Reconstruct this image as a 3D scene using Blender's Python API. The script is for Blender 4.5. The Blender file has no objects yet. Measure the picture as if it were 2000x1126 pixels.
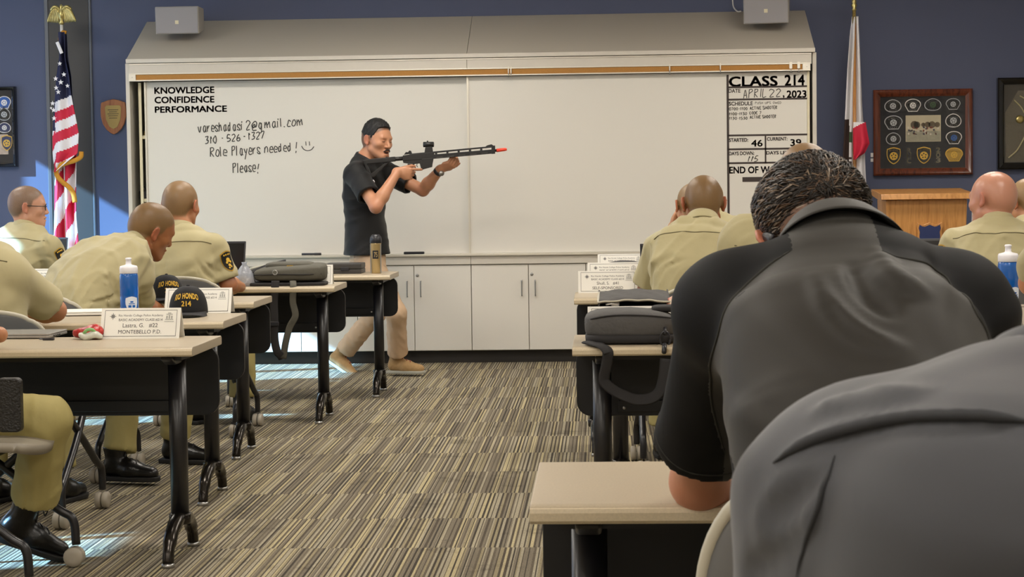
import bpy, bmesh, math, random
import numpy as np
from mathutils import Vector, Matrix
random.seed(7); np.random.seed(7)
PI = math.pi
scn = bpy.context.scene
COL = scn.collection

# ------------------------------------------------------------------ camera
F = 3800.0; CAM_H = 1.25                      # focal length in pixels of the 2000 px frame, lens height
TH = math.atan(.0474); PH = math.atan(198 / 3800); RO = .0132
FW = np.array([-math.sin(TH) * math.cos(PH), math.cos(TH) * math.cos(PH), -math.sin(PH)])
_r0 = np.array([math.cos(TH), math.sin(TH), 0.0]); _u0 = np.cross(_r0, FW)
RT = math.cos(RO) * _r0 - math.sin(RO) * _u0
UP = math.cos(RO) * _u0 + math.sin(RO) * _r0
CP = np.array([0, 0, CAM_H])
cam_data = bpy.data.cameras.new('camera'); cam = bpy.data.objects.new('camera', cam_data); COL.objects.link(cam)
m = Matrix.Identity(4)
for i in range(3):
    m[i][0], m[i][1], m[i][2], m[i][3] = RT[i], UP[i], -FW[i], CP[i]
cam.matrix_world = m
cam_data.sensor_width = 36; cam_data.lens = F * 36 / 2000; cam_data.clip_end = 60
cam_data.dof.use_dof = True; cam_data.dof.focus_distance = 9.5; cam_data.dof.aperture_fstop = 30
scn.camera = cam

def ray(x, y): return FW + RT * (x - 1000) / F + UP * (563 - y) / F
def at(x, y, Y):
    d = ray(x, y); return CP + d * (Y / d[1])
def onz(x, y, z):
    d = ray(x, y); return CP + d * ((z - CAM_H) / d[2])

# ------------------------------------------------------------------ world, sun, exposure
def lin(h):
    if isinstance(h, str):
        h = h.lstrip('#'); h = [int(h[i:i + 2], 16) for i in (0, 2, 4)]
    return tuple(((c / 255) / 12.92 if c / 255 <= .04045 else ((c / 255 + .055) / 1.055) ** 2.4) for c in h)
w = bpy.data.worlds.new('world'); scn.world = w; w.use_nodes = True
w.node_tree.nodes['Background'].inputs[0].default_value = (.55, .72, 1, 1)
w.node_tree.nodes['Background'].inputs[1].default_value = 3.0
sl = bpy.data.lights.new('sun', 'SUN'); sun = bpy.data.objects.new('sun', sl); COL.objects.link(sun)
sl.energy = 32; sl.color = (.30, .62, 1); sl.angle = .012
SUN_DIR = Vector((1, .40, -.60)).normalized()
sun.rotation_euler = SUN_DIR.to_track_quat('-Z', 'Y').to_euler()
sun.location = (-9, 8, 6)
scn.view_settings.view_transform = 'Standard'; scn.view_settings.look = 'None'
scn.view_settings.exposure = 0.0; scn.view_settings.gamma = 1; scn.view_settings.use_curve_mapping = False
CEIL = 3.15; XL = -6.5; XR = 4.6; YB = -2.6; YF = 14.45

# ------------------------------------------------------------------ object helpers
def tagit(o, label=None, cat=None, group=None, kind=None):
    if label: o['label'] = label
    if cat: o['category'] = cat
    if group: o['group'] = group
    if kind: o['kind'] = kind
    return o
def thing(name, label, cat, loc=(0, 0, 0), rz=0, group=None):
    o = bpy.data.objects.new(name, None); COL.objects.link(o); o.empty_display_size = .05
    o.location = loc; o.rotation_euler = (0, 0, rz)
    return tagit(o, label, cat, group)
def mesh_obj(name, V, Fc, mat, parent=None, smooth=False, loc=None):
    me = bpy.data.meshes.new(name)
    me.from_pydata([tuple(map(float, v)) for v in V], [], [tuple(int(i) for i in f) for f in Fc])
    if smooth: me.polygons.foreach_set('use_smooth', [True] * len(me.polygons))
    me.update()
    o = bpy.data.objects.new(name, me); COL.objects.link(o)
    if mat: me.materials.append(mat)
    if parent: o.parent = parent
    if loc is not None: o.location = loc
    return o
def bevel(o, w, seg=2, ang=.6):
    b = o.modifiers.new('bevel', 'BEVEL'); b.width = w; b.segments = seg; b.limit_method = 'ANGLE'; b.angle_limit = ang
    o.data.polygons.foreach_set('use_smooth', [True] * len(o.data.polygons))
    wn = o.modifiers.new('wn', 'WEIGHTED_NORMAL'); wn.keep_sharp = True
    return o
def subd(o, n=2):
    s = o.modifiers.new('sub', 'SUBSURF'); s.levels = n; s.render_levels = n
    o.data.polygons.foreach_set('use_smooth', [True] * len(o.data.polygons)); return o
def copy_tree(o, parent=None):
    c = o.copy(); COL.objects.link(c); c.parent = parent
    for ch in list(o.children): copy_tree(ch, c)
    return c

class MB:
    """collects shapes into one mesh"""
    def __init__(s): s.V = []; s.F = []
    def add(s, V, Fc):
        n = len(s.V); s.V += [tuple(v) for v in V]; s.F += [tuple(i + n for i in f) for f in Fc]; return s
    def box(s, x0, x1, y0, y1, z0, z1):
        V = [(x, y, z) for z in (z0, z1) for y in (y0, y1) for x in (x0, x1)]
        return s.add(V, [(0, 2, 3, 1), (4, 5, 7, 6), (0, 1, 5, 4), (2, 6, 7, 3), (0, 4, 6, 2), (1, 3, 7, 5)])
    def prism(s, poly, axis, a, b):
        """polygon of 2-D points extruded along axis ('x','y','z') from a to b"""
        n = len(poly)
        f = {'x': lambda p, t: (t, p[0], p[1]), 'y': lambda p, t: (p[0], t, p[1]), 'z': lambda p, t: (p[0], p[1], t)}[axis]
        V = [f(p, a) for p in poly] + [f(p, b) for p in poly]
        Fc = [tuple(range(n))[::-1], tuple(range(n, 2 * n))] + [(i, (i + 1) % n, n + (i + 1) % n, n + i) for i in range(n)]
        return s.add(V, Fc)
    def tube(s, pts, r, n=10, flat=None, cap=True):
        """round tube along points; r number or list; flat=(a,b) makes a strap of half width a, half thickness b"""
        P = [np.array(p, float) for p in pts]; m_ = len(P); V = []
        up = None
        for i in range(m_):
            t = P[min(i + 1, m_ - 1)] - P[max(i - 1, 0)]; t = t / (np.linalg.norm(t) + 1e-9)
            if up is None:
                up = np.array([0, 0, 1.0]) if abs(t[2]) < .9 else np.array([0, 1.0, 0])
            a = np.cross(up, t); a /= np.linalg.norm(a) + 1e-9; b = np.cross(t, a); up = b
            rr = r[i] if isinstance(r, (list, tuple)) else r
            for k in range(n):
                q = 2 * PI * k / n
                if flat: V.append(P[i] + a * math.cos(q) * flat[0] + b * math.sin(q) * flat[1])
                else: V.append(P[i] + (a * math.cos(q) + b * math.sin(q)) * rr)
        Fc = []
        for i in range(m_ - 1):
            for k in range(n):
                Fc.append((i * n + k, i * n + (k + 1) % n, (i + 1) * n + (k + 1) % n, (i + 1) * n + k))
        if cap: Fc += [tuple(range(n))[::-1], tuple(range((m_ - 1) * n, m_ * n))]
        return s.add(V, Fc)
    def lathe(s, prof, c=(0, 0, 0), n=24, axis='z'):
        """profile of (radius, height)"""
        V = []
        for r, h in prof:
            for k in range(n):
                q = 2 * PI * k / n; u, v = r * math.cos(q), r * math.sin(q)
                p = {'z': (u, v, h), 'y': (u, h, v), 'x': (h, u, v)}[axis]
                V.append((p[0] + c[0], p[1] + c[1], p[2] + c[2]))
        m_ = len(prof); Fc = []
        for i in range(m_ - 1):
            for k in range(n): Fc.append((i * n + k, i * n + (k + 1) % n, (i + 1) * n + (k + 1) % n, (i + 1) * n + k))
        Fc += [tuple(range(n))[::-1], tuple(range((m_ - 1) * n, m_ * n))]
        return s.add(V, Fc)
    def grid(s, fn, nu, nv, closed=False):
        V = [fn(i / (nu - 1), j / (nv - 1)) for i in range(nu) for j in range(nv)]
        Fc = [(i * nv + j, i * nv + j + 1, (i + 1) * nv + j + 1, (i + 1) * nv + j) for i in range(nu - 1) for j in range(nv - 1)]
        return s.add(V, Fc)
    def build(s, name, mat, parent=None, smooth=False, bev=0, seg=2, fix=True):
        o = mesh_obj(name, s.V, s.F, mat, parent, smooth)
        if fix:
            b = bmesh.new(); b.from_mesh(o.data); bmesh.ops.recalc_face_normals(b, faces=b.faces); b.to_mesh(o.data); b.free()
        if bev: bevel(o, bev, seg)
        return o
def rrect(w, h, r, n=5, cx=0, cy=0):
    P = []
    for sx, sy, a0 in ((1, 1, 0), (-1, 1, 90), (-1, -1, 180), (1, -1, 270)):
        for k in range(n + 1):
            a = math.radians(a0 + 90 * k / n)
            P.append((cx + sx * (w / 2 - r) + r * math.cos(a), cy + sy * (h / 2 - r) + r * math.sin(a)))
    return P
def spline(pts, n=8):
    """Catmull-Rom through points"""
    P = [np.array(p, float) for p in pts]; P = [2 * P[0] - P[1]] + P + [2 * P[-1] - P[-2]]; out = []
    for i in range(1, len(P) - 2):
        a, b, c, d = P[i - 1:i + 3]
        for k in range(n):
            t = k / n
            out.append(.5 * (2 * b + (c - a) * t + (2 * a - 5 * b + 4 * c - d) * t * t + (3 * b - a - 3 * c + d) * t ** 3))
    out.append(P[-2]); return out

# ------------------------------------------------------------------ materials
def mat(name, color, rough=.5, metal=0, spec=.5, noise=None, bump=None, sheen=0, coat=0, trans=0, alpha=1, attr=None, aniso=None):
    """noise=(scale, amount[, second colour]) mottles the colour; bump=(scale, strength, distance)"""
    mt = bpy.data.materials.new(name); mt.use_nodes = True
    nt = mt.node_tree; b = nt.nodes['Principled BSDF']
    c = lin(color) if not (isinstance(color, tuple) and isinstance(color[0], float)) else color
    b.inputs['Base Color'].default_value = (*c, 1); b.inputs['Roughness'].default_value = rough
    b.inputs['Metallic'].default_value = metal; b.inputs['Specular IOR Level'].default_value = spec
    b.inputs['Sheen Weight'].default_value = sheen; b.inputs['Coat Weight'].default_value = coat
    b.inputs['Transmission Weight'].default_value = trans; b.inputs['Alpha'].default_value = alpha
    tc = nt.nodes.new('ShaderNodeTexCoord'); co = tc.outputs['Object']
    if aniso:
        mp = nt.nodes.new('ShaderNodeMapping'); mp.inputs['Scale'].default_value = aniso
        nt.links.new(co, mp.inputs[0]); co = mp.outputs[0]
    if noise:
        n = nt.nodes.new('ShaderNodeTexNoise'); n.inputs['Scale'].default_value = noise[0]; n.inputs['Detail'].default_value = 5
        nt.links.new(co, n.inputs['Vector'])
        mx = nt.nodes.new('ShaderNodeMix'); mx.data_type = 'RGBA'
        c2 = lin(noise[2]) if len(noise) > 2 else tuple(x * (1 - noise[1]) for x in c)
        mx.inputs[6].default_value = (*c, 1); mx.inputs[7].default_value = (*c2, 1)
        rp = nt.nodes.new('ShaderNodeMapRange'); rp.inputs[1].default_value = .35; rp.inputs[2].default_value = .65
        nt.links.new(n.outputs['Fac'], rp.inputs[0]); nt.links.new(rp.outputs[0], mx.inputs[0])
        nt.links.new(mx.outputs[2], b.inputs['Base Color'])
    if bump:
        n2 = nt.nodes.new('ShaderNodeTexNoise'); n2.inputs['Scale'].default_value = bump[0]; n2.inputs['Detail'].default_value = 6
        nt.links.new(co, n2.inputs['Vector'])
        bp = nt.nodes.new('ShaderNodeBump'); bp.inputs['Strength'].default_value = bump[1]; bp.inputs['Distance'].default_value = bump[2] if len(bump) > 2 else .01
        nt.links.new(n2.outputs['Fac'], bp.inputs['Height']); nt.links.new(bp.outputs[0], b.inputs['Normal'])
    return mt
def add_math(nt, op, a, b=None, c=None):
    n = nt.nodes.new('ShaderNodeMath'); n.operation = op
    for i, v in enumerate((a, b, c)):
        if v is None: continue
        if isinstance(v, (int, float)): n.inputs[i].default_value = v
        else: nt.links.new(v, n.inputs[i])
    return n.outputs[0]
def ramp(nt, fac, stops, interp='LINEAR'):
    r = nt.nodes.new('ShaderNodeValToRGB'); r.color_ramp.interpolation = interp
    while len(r.color_ramp.elements) < len(stops): r.color_ramp.elements.new(.5)
    for e, (p, c) in zip(r.color_ramp.elements, stops): e.position = p; e.color = (*lin(c), 1)
    nt.links.new(fac, r.inputs[0]); return r.outputs[0]

def carpet_mat():
    mt = mat('striped_carpet', '#80735f', .95, spec=.1); nt = mt.node_tree; b = nt.nodes['Principled BSDF']
    tc = nt.nodes.new('ShaderNodeTexCoord'); sp = nt.nodes.new('ShaderNodeSeparateXYZ'); nt.links.new(tc.outputs['Object'], sp.inputs[0])
    X, Y = sp.outputs[0], sp.outputs[1]
    iy = add_math(nt, 'FLOOR', add_math(nt, 'DIVIDE', add_math(nt, 'SUBTRACT', Y, 6.70), .603))
    ix = add_math(nt, 'FLOOR', add_math(nt, 'DIVIDE', X, .603))
    cb = nt.nodes.new('ShaderNodeCombineXYZ'); nt.links.new(ix, cb.inputs[0]); nt.links.new(iy, cb.inputs[1])
    wn = nt.nodes.new('ShaderNodeTexWhiteNoise'); wn.noise_dimensions = '3D'; nt.links.new(cb.outputs[0], wn.inputs[0])
    off = add_math(nt, 'MULTIPLY', wn.outputs[0], 40.0)
    U = add_math(nt, 'ADD', X, off)
    def stripes(freq, seed):
        n = nt.nodes.new('ShaderNodeTexWhiteNoise'); n.noise_dimensions = '1D'
        nt.links.new(add_math(nt, 'FLOOR', add_math(nt, 'MULTIPLY', add_math(nt, 'ADD', U, seed), freq)), n.inputs['W'])
        return n.outputs[0]
    # a dark yarn line of varying width in every 17 mm repeat, between tan and grey-tan ribs
    rep = 58.0; fr = add_math(nt, 'FRACT', add_math(nt, 'MULTIPLY', U, rep))
    lim = add_math(nt, 'MULTIPLY_ADD', stripes(rep, 0.0), .42, .16); dark = add_math(nt, 'LESS_THAN', fr, lim)
    base = ramp(nt, stripes(rep * 2, 1.0), [(0, '#7c7364'), (.3, '#94896f'), (.55, '#a39a85'), (.8, '#b3a684')], 'CONSTANT')
    wide = ramp(nt, stripes(rep, 5.0), [(0, '#48423b'), (.4, '#564e44'), (.75, '#675e51')], 'CONSTANT')
    mx = nt.nodes.new('ShaderNodeMix'); mx.data_type = 'RGBA'
    nt.links.new(dark, mx.inputs[0]); nt.links.new(base, mx.inputs[6]); nt.links.new(wide, mx.inputs[7])
    # worn, mottled pile
    n = nt.nodes.new('ShaderNodeTexNoise'); n.inputs['Scale'].default_value = 3.2; n.inputs['Detail'].default_value = 7; n.inputs['Roughness'].default_value = .7
    nt.links.new(tc.outputs['Object'], n.inputs['Vector'])
    n3 = nt.nodes.new('ShaderNodeTexNoise'); n3.inputs['Scale'].default_value = 170; n3.inputs['Detail'].default_value = 2
    nt.links.new(tc.outputs['Object'], n3.inputs['Vector'])
    mr = nt.nodes.new('ShaderNodeMapRange'); mr.inputs[1].default_value = .56; mr.inputs[2].default_value = .68; mr.inputs[3].default_value = 1; mr.inputs[4].default_value = .62
    nt.links.new(n.outputs['Fac'], mr.inputs[0])
    mr2 = nt.nodes.new('ShaderNodeMapRange'); mr2.inputs[1].default_value = .3; mr2.inputs[2].default_value = .7; mr2.inputs[3].default_value = .72; mr2.inputs[4].default_value = 1.22
    nt.links.new(n3.outputs['Fac'], mr2.inputs[0])
    k = add_math(nt, 'MULTIPLY', mr.outputs[0], mr2.outputs[0])
    vm = nt.nodes.new('ShaderNodeVectorMath'); vm.operation = 'SCALE'
    nt.links.new(mx.outputs[2], vm.inputs[0]); nt.links.new(k, vm.inputs['Scale']); nt.links.new(vm.outputs[0], b.inputs['Base Color'])
    bp = nt.nodes.new('ShaderNodeBump'); bp.inputs['Strength'].default_value = .5; bp.inputs['Distance'].default_value = .004
    nt.links.new(n3.outputs['Fac'], bp.inputs['Height']); nt.links.new(bp.outputs[0], b.inputs['Normal'])
    return mt
def wood_mat(name, c1, c2, rough=.35, scale=(14, 14, 1.2)):
    mt = mat(name, c1, rough, coat=.2); nt = mt.node_tree; b = nt.nodes['Principled BSDF']
    tc = nt.nodes.new('ShaderNodeTexCoord'); mp = nt.nodes.new('ShaderNodeMapping'); mp.inputs['Scale'].default_value = scale
    nt.links.new(tc.outputs['Object'], mp.inputs[0])
    n = nt.nodes.new('ShaderNodeTexNoise'); n.inputs['Scale'].default_value = 4; n.inputs['Detail'].default_value = 8; n.inputs['Distortion'].default_value = .6
    nt.links.new(mp.outputs[0], n.inputs['Vector'])
    nt.links.new(ramp(nt, n.outputs['Fac'], [(.3, c2), (.55, c1), (.75, c1)]), b.inputs['Base Color'])
    return mt
def emit_mat(name, color, s):
    mt = bpy.data.materials.new(name); mt.use_nodes = True; nt = mt.node_tree; nt.nodes.clear()
    e = nt.nodes.new('ShaderNodeEmission'); o = nt.nodes.new('ShaderNodeOutputMaterial')
    e.inputs[0].default_value = (*lin(color), 1); e.inputs[1].default_value = s; nt.links.new(e.outputs[0], o.inputs[0]); return mt
def glass_mat(name, color=(1., 1., 1.), alpha_rough=0.02, mixf=.12):
    mt = bpy.data.materials.new(name); mt.use_nodes = True; nt = mt.node_tree; nt.nodes.clear()
    t = nt.nodes.new('ShaderNodeBsdfTransparent'); g = nt.nodes.new('ShaderNodeBsdfGlossy'); mx = nt.nodes.new('ShaderNodeMixShader'); o = nt.nodes.new('ShaderNodeOutputMaterial')
    t.inputs[0].default_value = (*color, 1); g.inputs['Roughness'].default_value = alpha_rough
    mx.inputs[0].default_value = mixf; nt.links.new(t.outputs[0], mx.inputs[1]); nt.links.new(g.outputs[0], mx.inputs[2]); nt.links.new(mx.outputs[0], o.inputs[0]); return mt

M = dict(
    carpet=carpet_mat(),
    wall=mat('navy_wall_paint', '#5a6079', .75, spec=.3, bump=(120, .05, .002)),
    wall_pale=mat('pale_wall_paint', '#d6d2c8', .8),
    ceiling=mat('ceiling_tile', '#d8d4cb', .9, bump=(60, .3, .003)),
    dark_trim=mat('dark_bronze_trim', '#3d3a38', .5),
    trim_edge=mat('grey_metal_edge', '#63656a', .45, metal=.3),
    laminate=mat('grey_beige_laminate', '#d0c9bd', .42, noise=(40, .02)),
    laminate_top=mat('grey_laminate_top', '#bbb3a6', .5),
    cabinet=mat('cabinet_door_laminate', '#e0dbd1', .45),
    whiteboard=mat('whiteboard_enamel', '#dedad1', .3, spec=.35),
    alu=mat('pale_aluminium', '#e2dccf', .3, metal=.55),
    cork=mat('cork_strip', '#b98442', .85, noise=(300, .25)),
    dark_in=mat('dark_shelf_interior', '#5c4a3a', .7),
    cream=mat('cream_edge', '#ddd3b4', .5),
    kick=mat('dark_toe_kick', '#2c2825', .6),
    steel=mat('brushed_steel', '#a9a8a6', .3, metal=.9),
    speaker=mat('grey_speaker_plastic', '#a5a09a', .6),
    speaker_grille=mat('grey_speaker_grille', '#9b989a', .75, bump=(900, .3, .001)),
    white=mat('white_plastic', '#e9e6e2', .4),
    ink=mat('black_vinyl_lettering', '#3a2f2b', .6),
    marker=mat('black_marker_ink', '#3c3a36', .6),
    table_top=mat('speckled_cream_laminate', '#b9aa92', .36, noise=(260, .10)),
    table_edge=mat('lit_table_edge', '#d3c3a6', .45, noise=(260, .1)),  # paler than the top: warm light on the front edge put into the colour
    black_metal=mat('black_painted_metal', '#17161a', .32, spec=.6),
    foot_metal=mat('dark_chrome_casting', '#3a3632', .22, metal=.85),
    panel=mat('black_modesty_panel', '#101014', .45),
    chair_shell=mat('grey_chair_plastic', '#6e6e6f', .5, bump=(500, .1, .001)),
    chair_rim=mat('beige_chair_rim', '#bdb7a6', .45),
    arm_pad=mat('taupe_arm_pad', '#8d8577', .5),
    caster=mat('grey_caster', '#a59c8d', .5),
    oak=wood_mat('oak_veneer', '#c58d4e', '#a87238'),
    mahogany=wood_mat('mahogany_frame', '#6b3522', '#43201a', .25),
    plaque=wood_mat('reddish_plaque_wood', '#a8683c', '#8b4d2a', .4),
    black_frame=mat('black_lacquer_frame', '#0d0c0e', .12, coat=.6),
    navy_cloth=mat('navy_backing_cloth', '#0e111d', .85),
    gold=mat('gold_metal', '#c9b878', .28, metal=.8, noise=(60, .3)),
    brass_plate=mat('brass_plate', '#a08a55', .4, metal=.6),
    fringe=mat('gold_fringe', '#c98a1e', .7, bump=(400, .6, .004)),
    flag_red=mat('flag_red', '#c9203f', .7), flag_white=mat('flag_white', '#e4e2e6', .7), flag_blue=mat('flag_blue', '#1f2244', .75),
    flag_brown=mat('flag_bear_brown', '#3a2a26', .8), flag_green=mat('flag_grass_green', '#3d5a3a', .8),
    paper=mat('white_card', '#efece4', .6), pen_line=mat('printed_black', '#2f2d2c', .7), pen_grey=mat('printed_grey', '#7c7a78', .7),
    water=mat('blue_water_bottle', '#1f6fd0', .12, trans=.35, spec=.6, coat=.3),
    bottle_white=mat('white_bottle_cap', '#eceaf0', .4), print_white=mat('white_print', '#dfe6f2', .5),
    cap=mat('black_cap_cloth', '#17161a', .85, bump=(600, .3, .002)), cap_brim=mat('cap_brim_cloth', '#2b2a2d', .8),
    thread=mat('gold_embroidery', '#e0b33a', .6),
    silver=mat('silver_laptop', '#a9a6a2', .35, metal=.5), screen=mat('black_laptop_screen', '#0c0d0f', .2),
    bag_grey=mat('charcoal_bag_nylon', '#504e4d', .8, bump=(50, .35, .01)), bag_olive=mat('olive_grey_bag_nylon', '#57544a', .8, bump=(40, .3, .01)),
    strap=mat('black_webbing', '#232122', .8, bump=(300, .3, .002)), bag_dark=mat('dark_bag_base', '#262425', .8),
    red_foil=mat('red_snack_foil', '#c02a22', .2, noise=(45, .5, '#8a1a16'), bump=(60, .8, .006)),
    green_foil=mat('green_print', '#7fae6a', .3), clear_foil=mat('pale_wrapper', '#cfd0c4', .2, bump=(60, .8, .006)),
    bread=mat('bread', '#d3a46a', .8), clear_bag=mat('clear_plastic_bag', '#c4cad6', .12, trans=.5, bump=(30, .8, .01)),
    tumbler_gold=mat('champagne_tumbler', '#c0a878', .3, metal=.5), dark_plastic=mat('dark_plastic', '#26262b', .35),
    case=mat('dark_case_plastic', '#3b3836', .5),
    black_shirt=mat('black_polo_knit', '#141415', .65, spec=.3, sheen=.08, bump=(26, .12, .01)),
    black_shirt_near=mat('brownish_black_polo_knit', '#282521', .62, spec=.35, sheen=.10, bump=(700, .12, .001)),  # browner and lighter than the sleeve material
    sleeve_near=mat('black_raglan_sleeve', '#0a0a0c', .7, spec=.22, sheen=.0, bump=(700, .12, .001)),
    grey_shirt=mat('charcoal_twill_shirt', '#434449', .75, spec=.3, sheen=.25, bump=(900, .12, .001)),
    seam=mat('dark_seam', '#26251f', .8), grey_seam=mat('charcoal_seam', '#2f3034', .8),
    khaki_shirt=mat('khaki_uniform_shirt', '#b2a77f', .75, sheen=.15, bump=(18, .12, .012)),
    khaki_seam=mat('khaki_seam', '#6b6347', .8),
    khaki_trouser=mat('khaki_uniform_trousers', '#a89b62', .75, bump=(22, .2, .012)),
    tan_trouser=mat('tan_chinos', '#c7a98a', .75, bump=(20, .2, .012)),
    boot=mat('black_boot_leather', '#0f0e0e', .3, bump=(40, .3, .006)), sole=mat('black_rubber_sole', '#1c1b1a', .7),
    shoe_tan=mat('tan_suede', '#b08d5f', .8, noise=(60, .15)), shoe_sole=mat('pale_shoe_sole', '#a9a79b', .6), lace_red=mat('red_lace', '#8a2f33', .7),
    shoe_white=mat('pale_hiking_shoe', '#c9c2ae', .7), toe_blue=mat('blue_grey_toe_rubber', '#59708c', .6),
    patch_black=mat('black_patch', '#17140f', .8), patch_border=mat('ochre_patch_border', '#b8912f', .7), patch_silver=mat('silver_thread', '#b9bcc0', .6), patch_dark=mat('dark_patch_felt', '#16171c', .85),
    eye=mat('eye', '#2a1d18', .2), lip=mat('lip', '#8a4a42', .5), mouth=mat('mouth_interior', '#4a201d', .6), hair_black=mat('black_hair', '#12100f', .65, bump=(260, .7, .004), aniso=(1, 1, .25)),
    gun=mat('black_training_rifle', '#1d1b1a', .45), gun_dark=mat('black_rifle_rail', '#121112', .4), orange=mat('orange_muzzle_tip', '#f0462c', .4),
    leather=mat('black_basketweave_leather', '#15120f', .4, bump=(140, .8, .006)),
    pod_navy=mat('navy_emblem', '#1f2d5c', .6),
    glass=glass_mat('frame_glass', mixf=.035), window_glass=glass_mat('window_glass', mixf=.05),
    lamp=emit_mat('troffer_diffuser', '#fff0dc', 5.0),
)
# ------------------------------------------------------------------ lettering
_tc = {}
def text_mesh(s, bold=.0, spacing=1.0):
    """flat glyph mesh of the built-in sans face, scaled so the string spans x 0..1 and y 0..1 (box), plus its aspect"""
    key = (s, bold, spacing)
    if key in _tc: return _tc[key]
    cu = bpy.data.curves.new('t', 'FONT'); cu.body = s; cu.size = 1; cu.offset = bold; cu.resolution_u = 3; cu.space_character = spacing
    o = bpy.data.objects.new('t', cu); COL.objects.link(o)
    dg = bpy.context.evaluated_depsgraph_get(); me = o.evaluated_get(dg).to_mesh()
    V = np.array([v.co[:] for v in me.vertices]) if len(me.vertices) else np.zeros((0, 3)); Fc = [tuple(p.vertices) for p in me.polygons]
    o.evaluated_get(dg).to_mesh_clear(); bpy.data.objects.remove(o); bpy.data.curves.remove(cu)
    lo, hi = V.min(0), V.max(0); asp = (hi[0] - lo[0]) / (hi[1] - lo[1])
    V = (V - lo) / np.maximum(hi - lo, 1e-9); V[:, 2] = 0
    _tc[key] = (V, Fc, asp); return _tc[key]
def text_to(mb, s, place, bold=.0, spacing=1.0):
    """place(u, v) maps the unit text box to a 3-D point"""
    V, Fc, a = text_mesh(s, 0, spacing); k = bold * 1.6
    for dx, dy in (((0, 0),) if not bold else ((0, 0), (k, k), (-k, k), (k, -k), (-k, -k))):
        mb.add([place(x + dx / a, y + dy) for x, y, z in V], Fc)
    return mb
def wall_text(mb, s, x0, y0, x1, y1, Y, bold=.0, spacing=1.0):
    """text whose box has its lower left at pixel (x0,y0) and upper right at (x1,y1) of a wall plane"""
    a = at(x0, y0, Y); b = at(x1, y1, Y)
    return text_to(mb, s, lambda u, v: (a[0] + u * (b[0] - a[0]), Y, a[2] + v * (b[2] - a[2])), bold, spacing)

# one-stroke hand lettering on a 10x10 grid: baseline 3, x height 7, capitals 9
ST = {
 'v': (5, '07 23 47'), 'a': (5, '47 27 15 14 23 33 45|47 44 53'), 'r': (4, '07 03|05 16 27 37'), 'e': (4, '15 45 46 37 17 05 04 13 33 43'), 's': (4, '46 37 17 06 15 34 43 33 13 04'),
 'h': (4, '09 03|05 17 27 35 33'), 'd': (5, '36 17 05 04 13 23 35|39 33'), 'i': (2, '07 03|19 18'), '2': (5, '08 19 39 48 47 03 43'), '@': (6, '46 35 24 14 15 26 36 44 55 57 48 28 06 04 12 32 52'),
 'g': (5, '36 17 05 04 13 23 35|37 31 20 00'), 'm': (6, '07 03|05 16 27 33|35 46 57 63'), 'l': (2, '09 03'), '.': (2, '03 13'), 'c': (4, '46 27 15 04 13 33 43'), 'o': (4, '17 05 04 13 33 45 46 37 17'), 'n': (5, '07 03|05 17 37 45 43'),
 '3': (5, '09 49 26 46 44 23 03'), '1': (3, '27 19 13'), '0': (5, '29 07 05 23 33 45 47 39 29'), '-': (4, '16 36'), '5': (5, '49 19 06 26 45 44 23 03'), '6': (5, '39 17 05 04 13 33 44 45 36 05'), '7': (5, '09 49 13'), '4': (5, '39 05 55|47 43'), '9': (4, '37 16 27 38 29 18 16|38 33'),
 'R': (5, '03 09|09 39 48 37 06|06 43'), 'P': (5, '03 09|09 39 48 37 06'), 'y': (5, '07 24|47 10'), '!': (3, '29 15|13 13 12'), ' ': (3, ''), 'p': (5, '07 00|06 27 45 33 04'),
 'A': (5, '03 29 43|15 35'), 'I': (2, '19 13'), 'L': (5, '09 03 43'), ',': (2, '14 02'), 'C': (5, '48 29 07 05 13 33 44'), 'T': (5, '09 49|29 23'), 'V': (5, '09 23 49'), 'E': (4, '49 09 03 43|06 36'), 'S': (5, '48 29 09 07 45 43 13 04'), 'H': (5, '09 03|49 43|06 46'), 'O': (5, '29 07 05 23 33 45 47 39 29'), 'D': (5, '09 03 23 45 47 29 09'), 'U': (5, '09 04 13 33 44 49'), 'W': (7, '09 13 37 53 69'),
 ':': (2, '15 14|17 18'),
}
def hand_strokes(s):
    x = 0; out = []
    for ch in s:
        w_, d = ST[ch]
        for st in d.split('|'):
            if st: out.append([(x + int(q[0]), int(q[1]) - 3) for q in st.split()])
        x += w_ + 1.6
    return out, x - 1.6
def hand_text(mb, s, x0, y0, x1, cap, Y, r=.0035, slant=.0, rise=0, jit=.25):
    """hand-written line: starts at pixel x0, baseline y0, ends at x1; cap = capital height in pixels; rise = climb in pixels"""
    S, W = hand_strokes(s); a = at(x0, y0, Y); b = at(x1, y0, Y); k = (b[0] - a[0]) / W; h = cap / 275 / 6
    for st in S:
        P = []
        for (x, y) in st:
            xx = x + random.uniform(-jit, jit) + slant * y; yy = y + random.uniform(-jit, jit)
            P.append((a[0] + xx * k, Y, a[2] + yy * h + rise / 275 * (x / W)))
        if len(P) > 2: P = spline(P, 4)
        mb.tube(P, r, 5)

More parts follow.
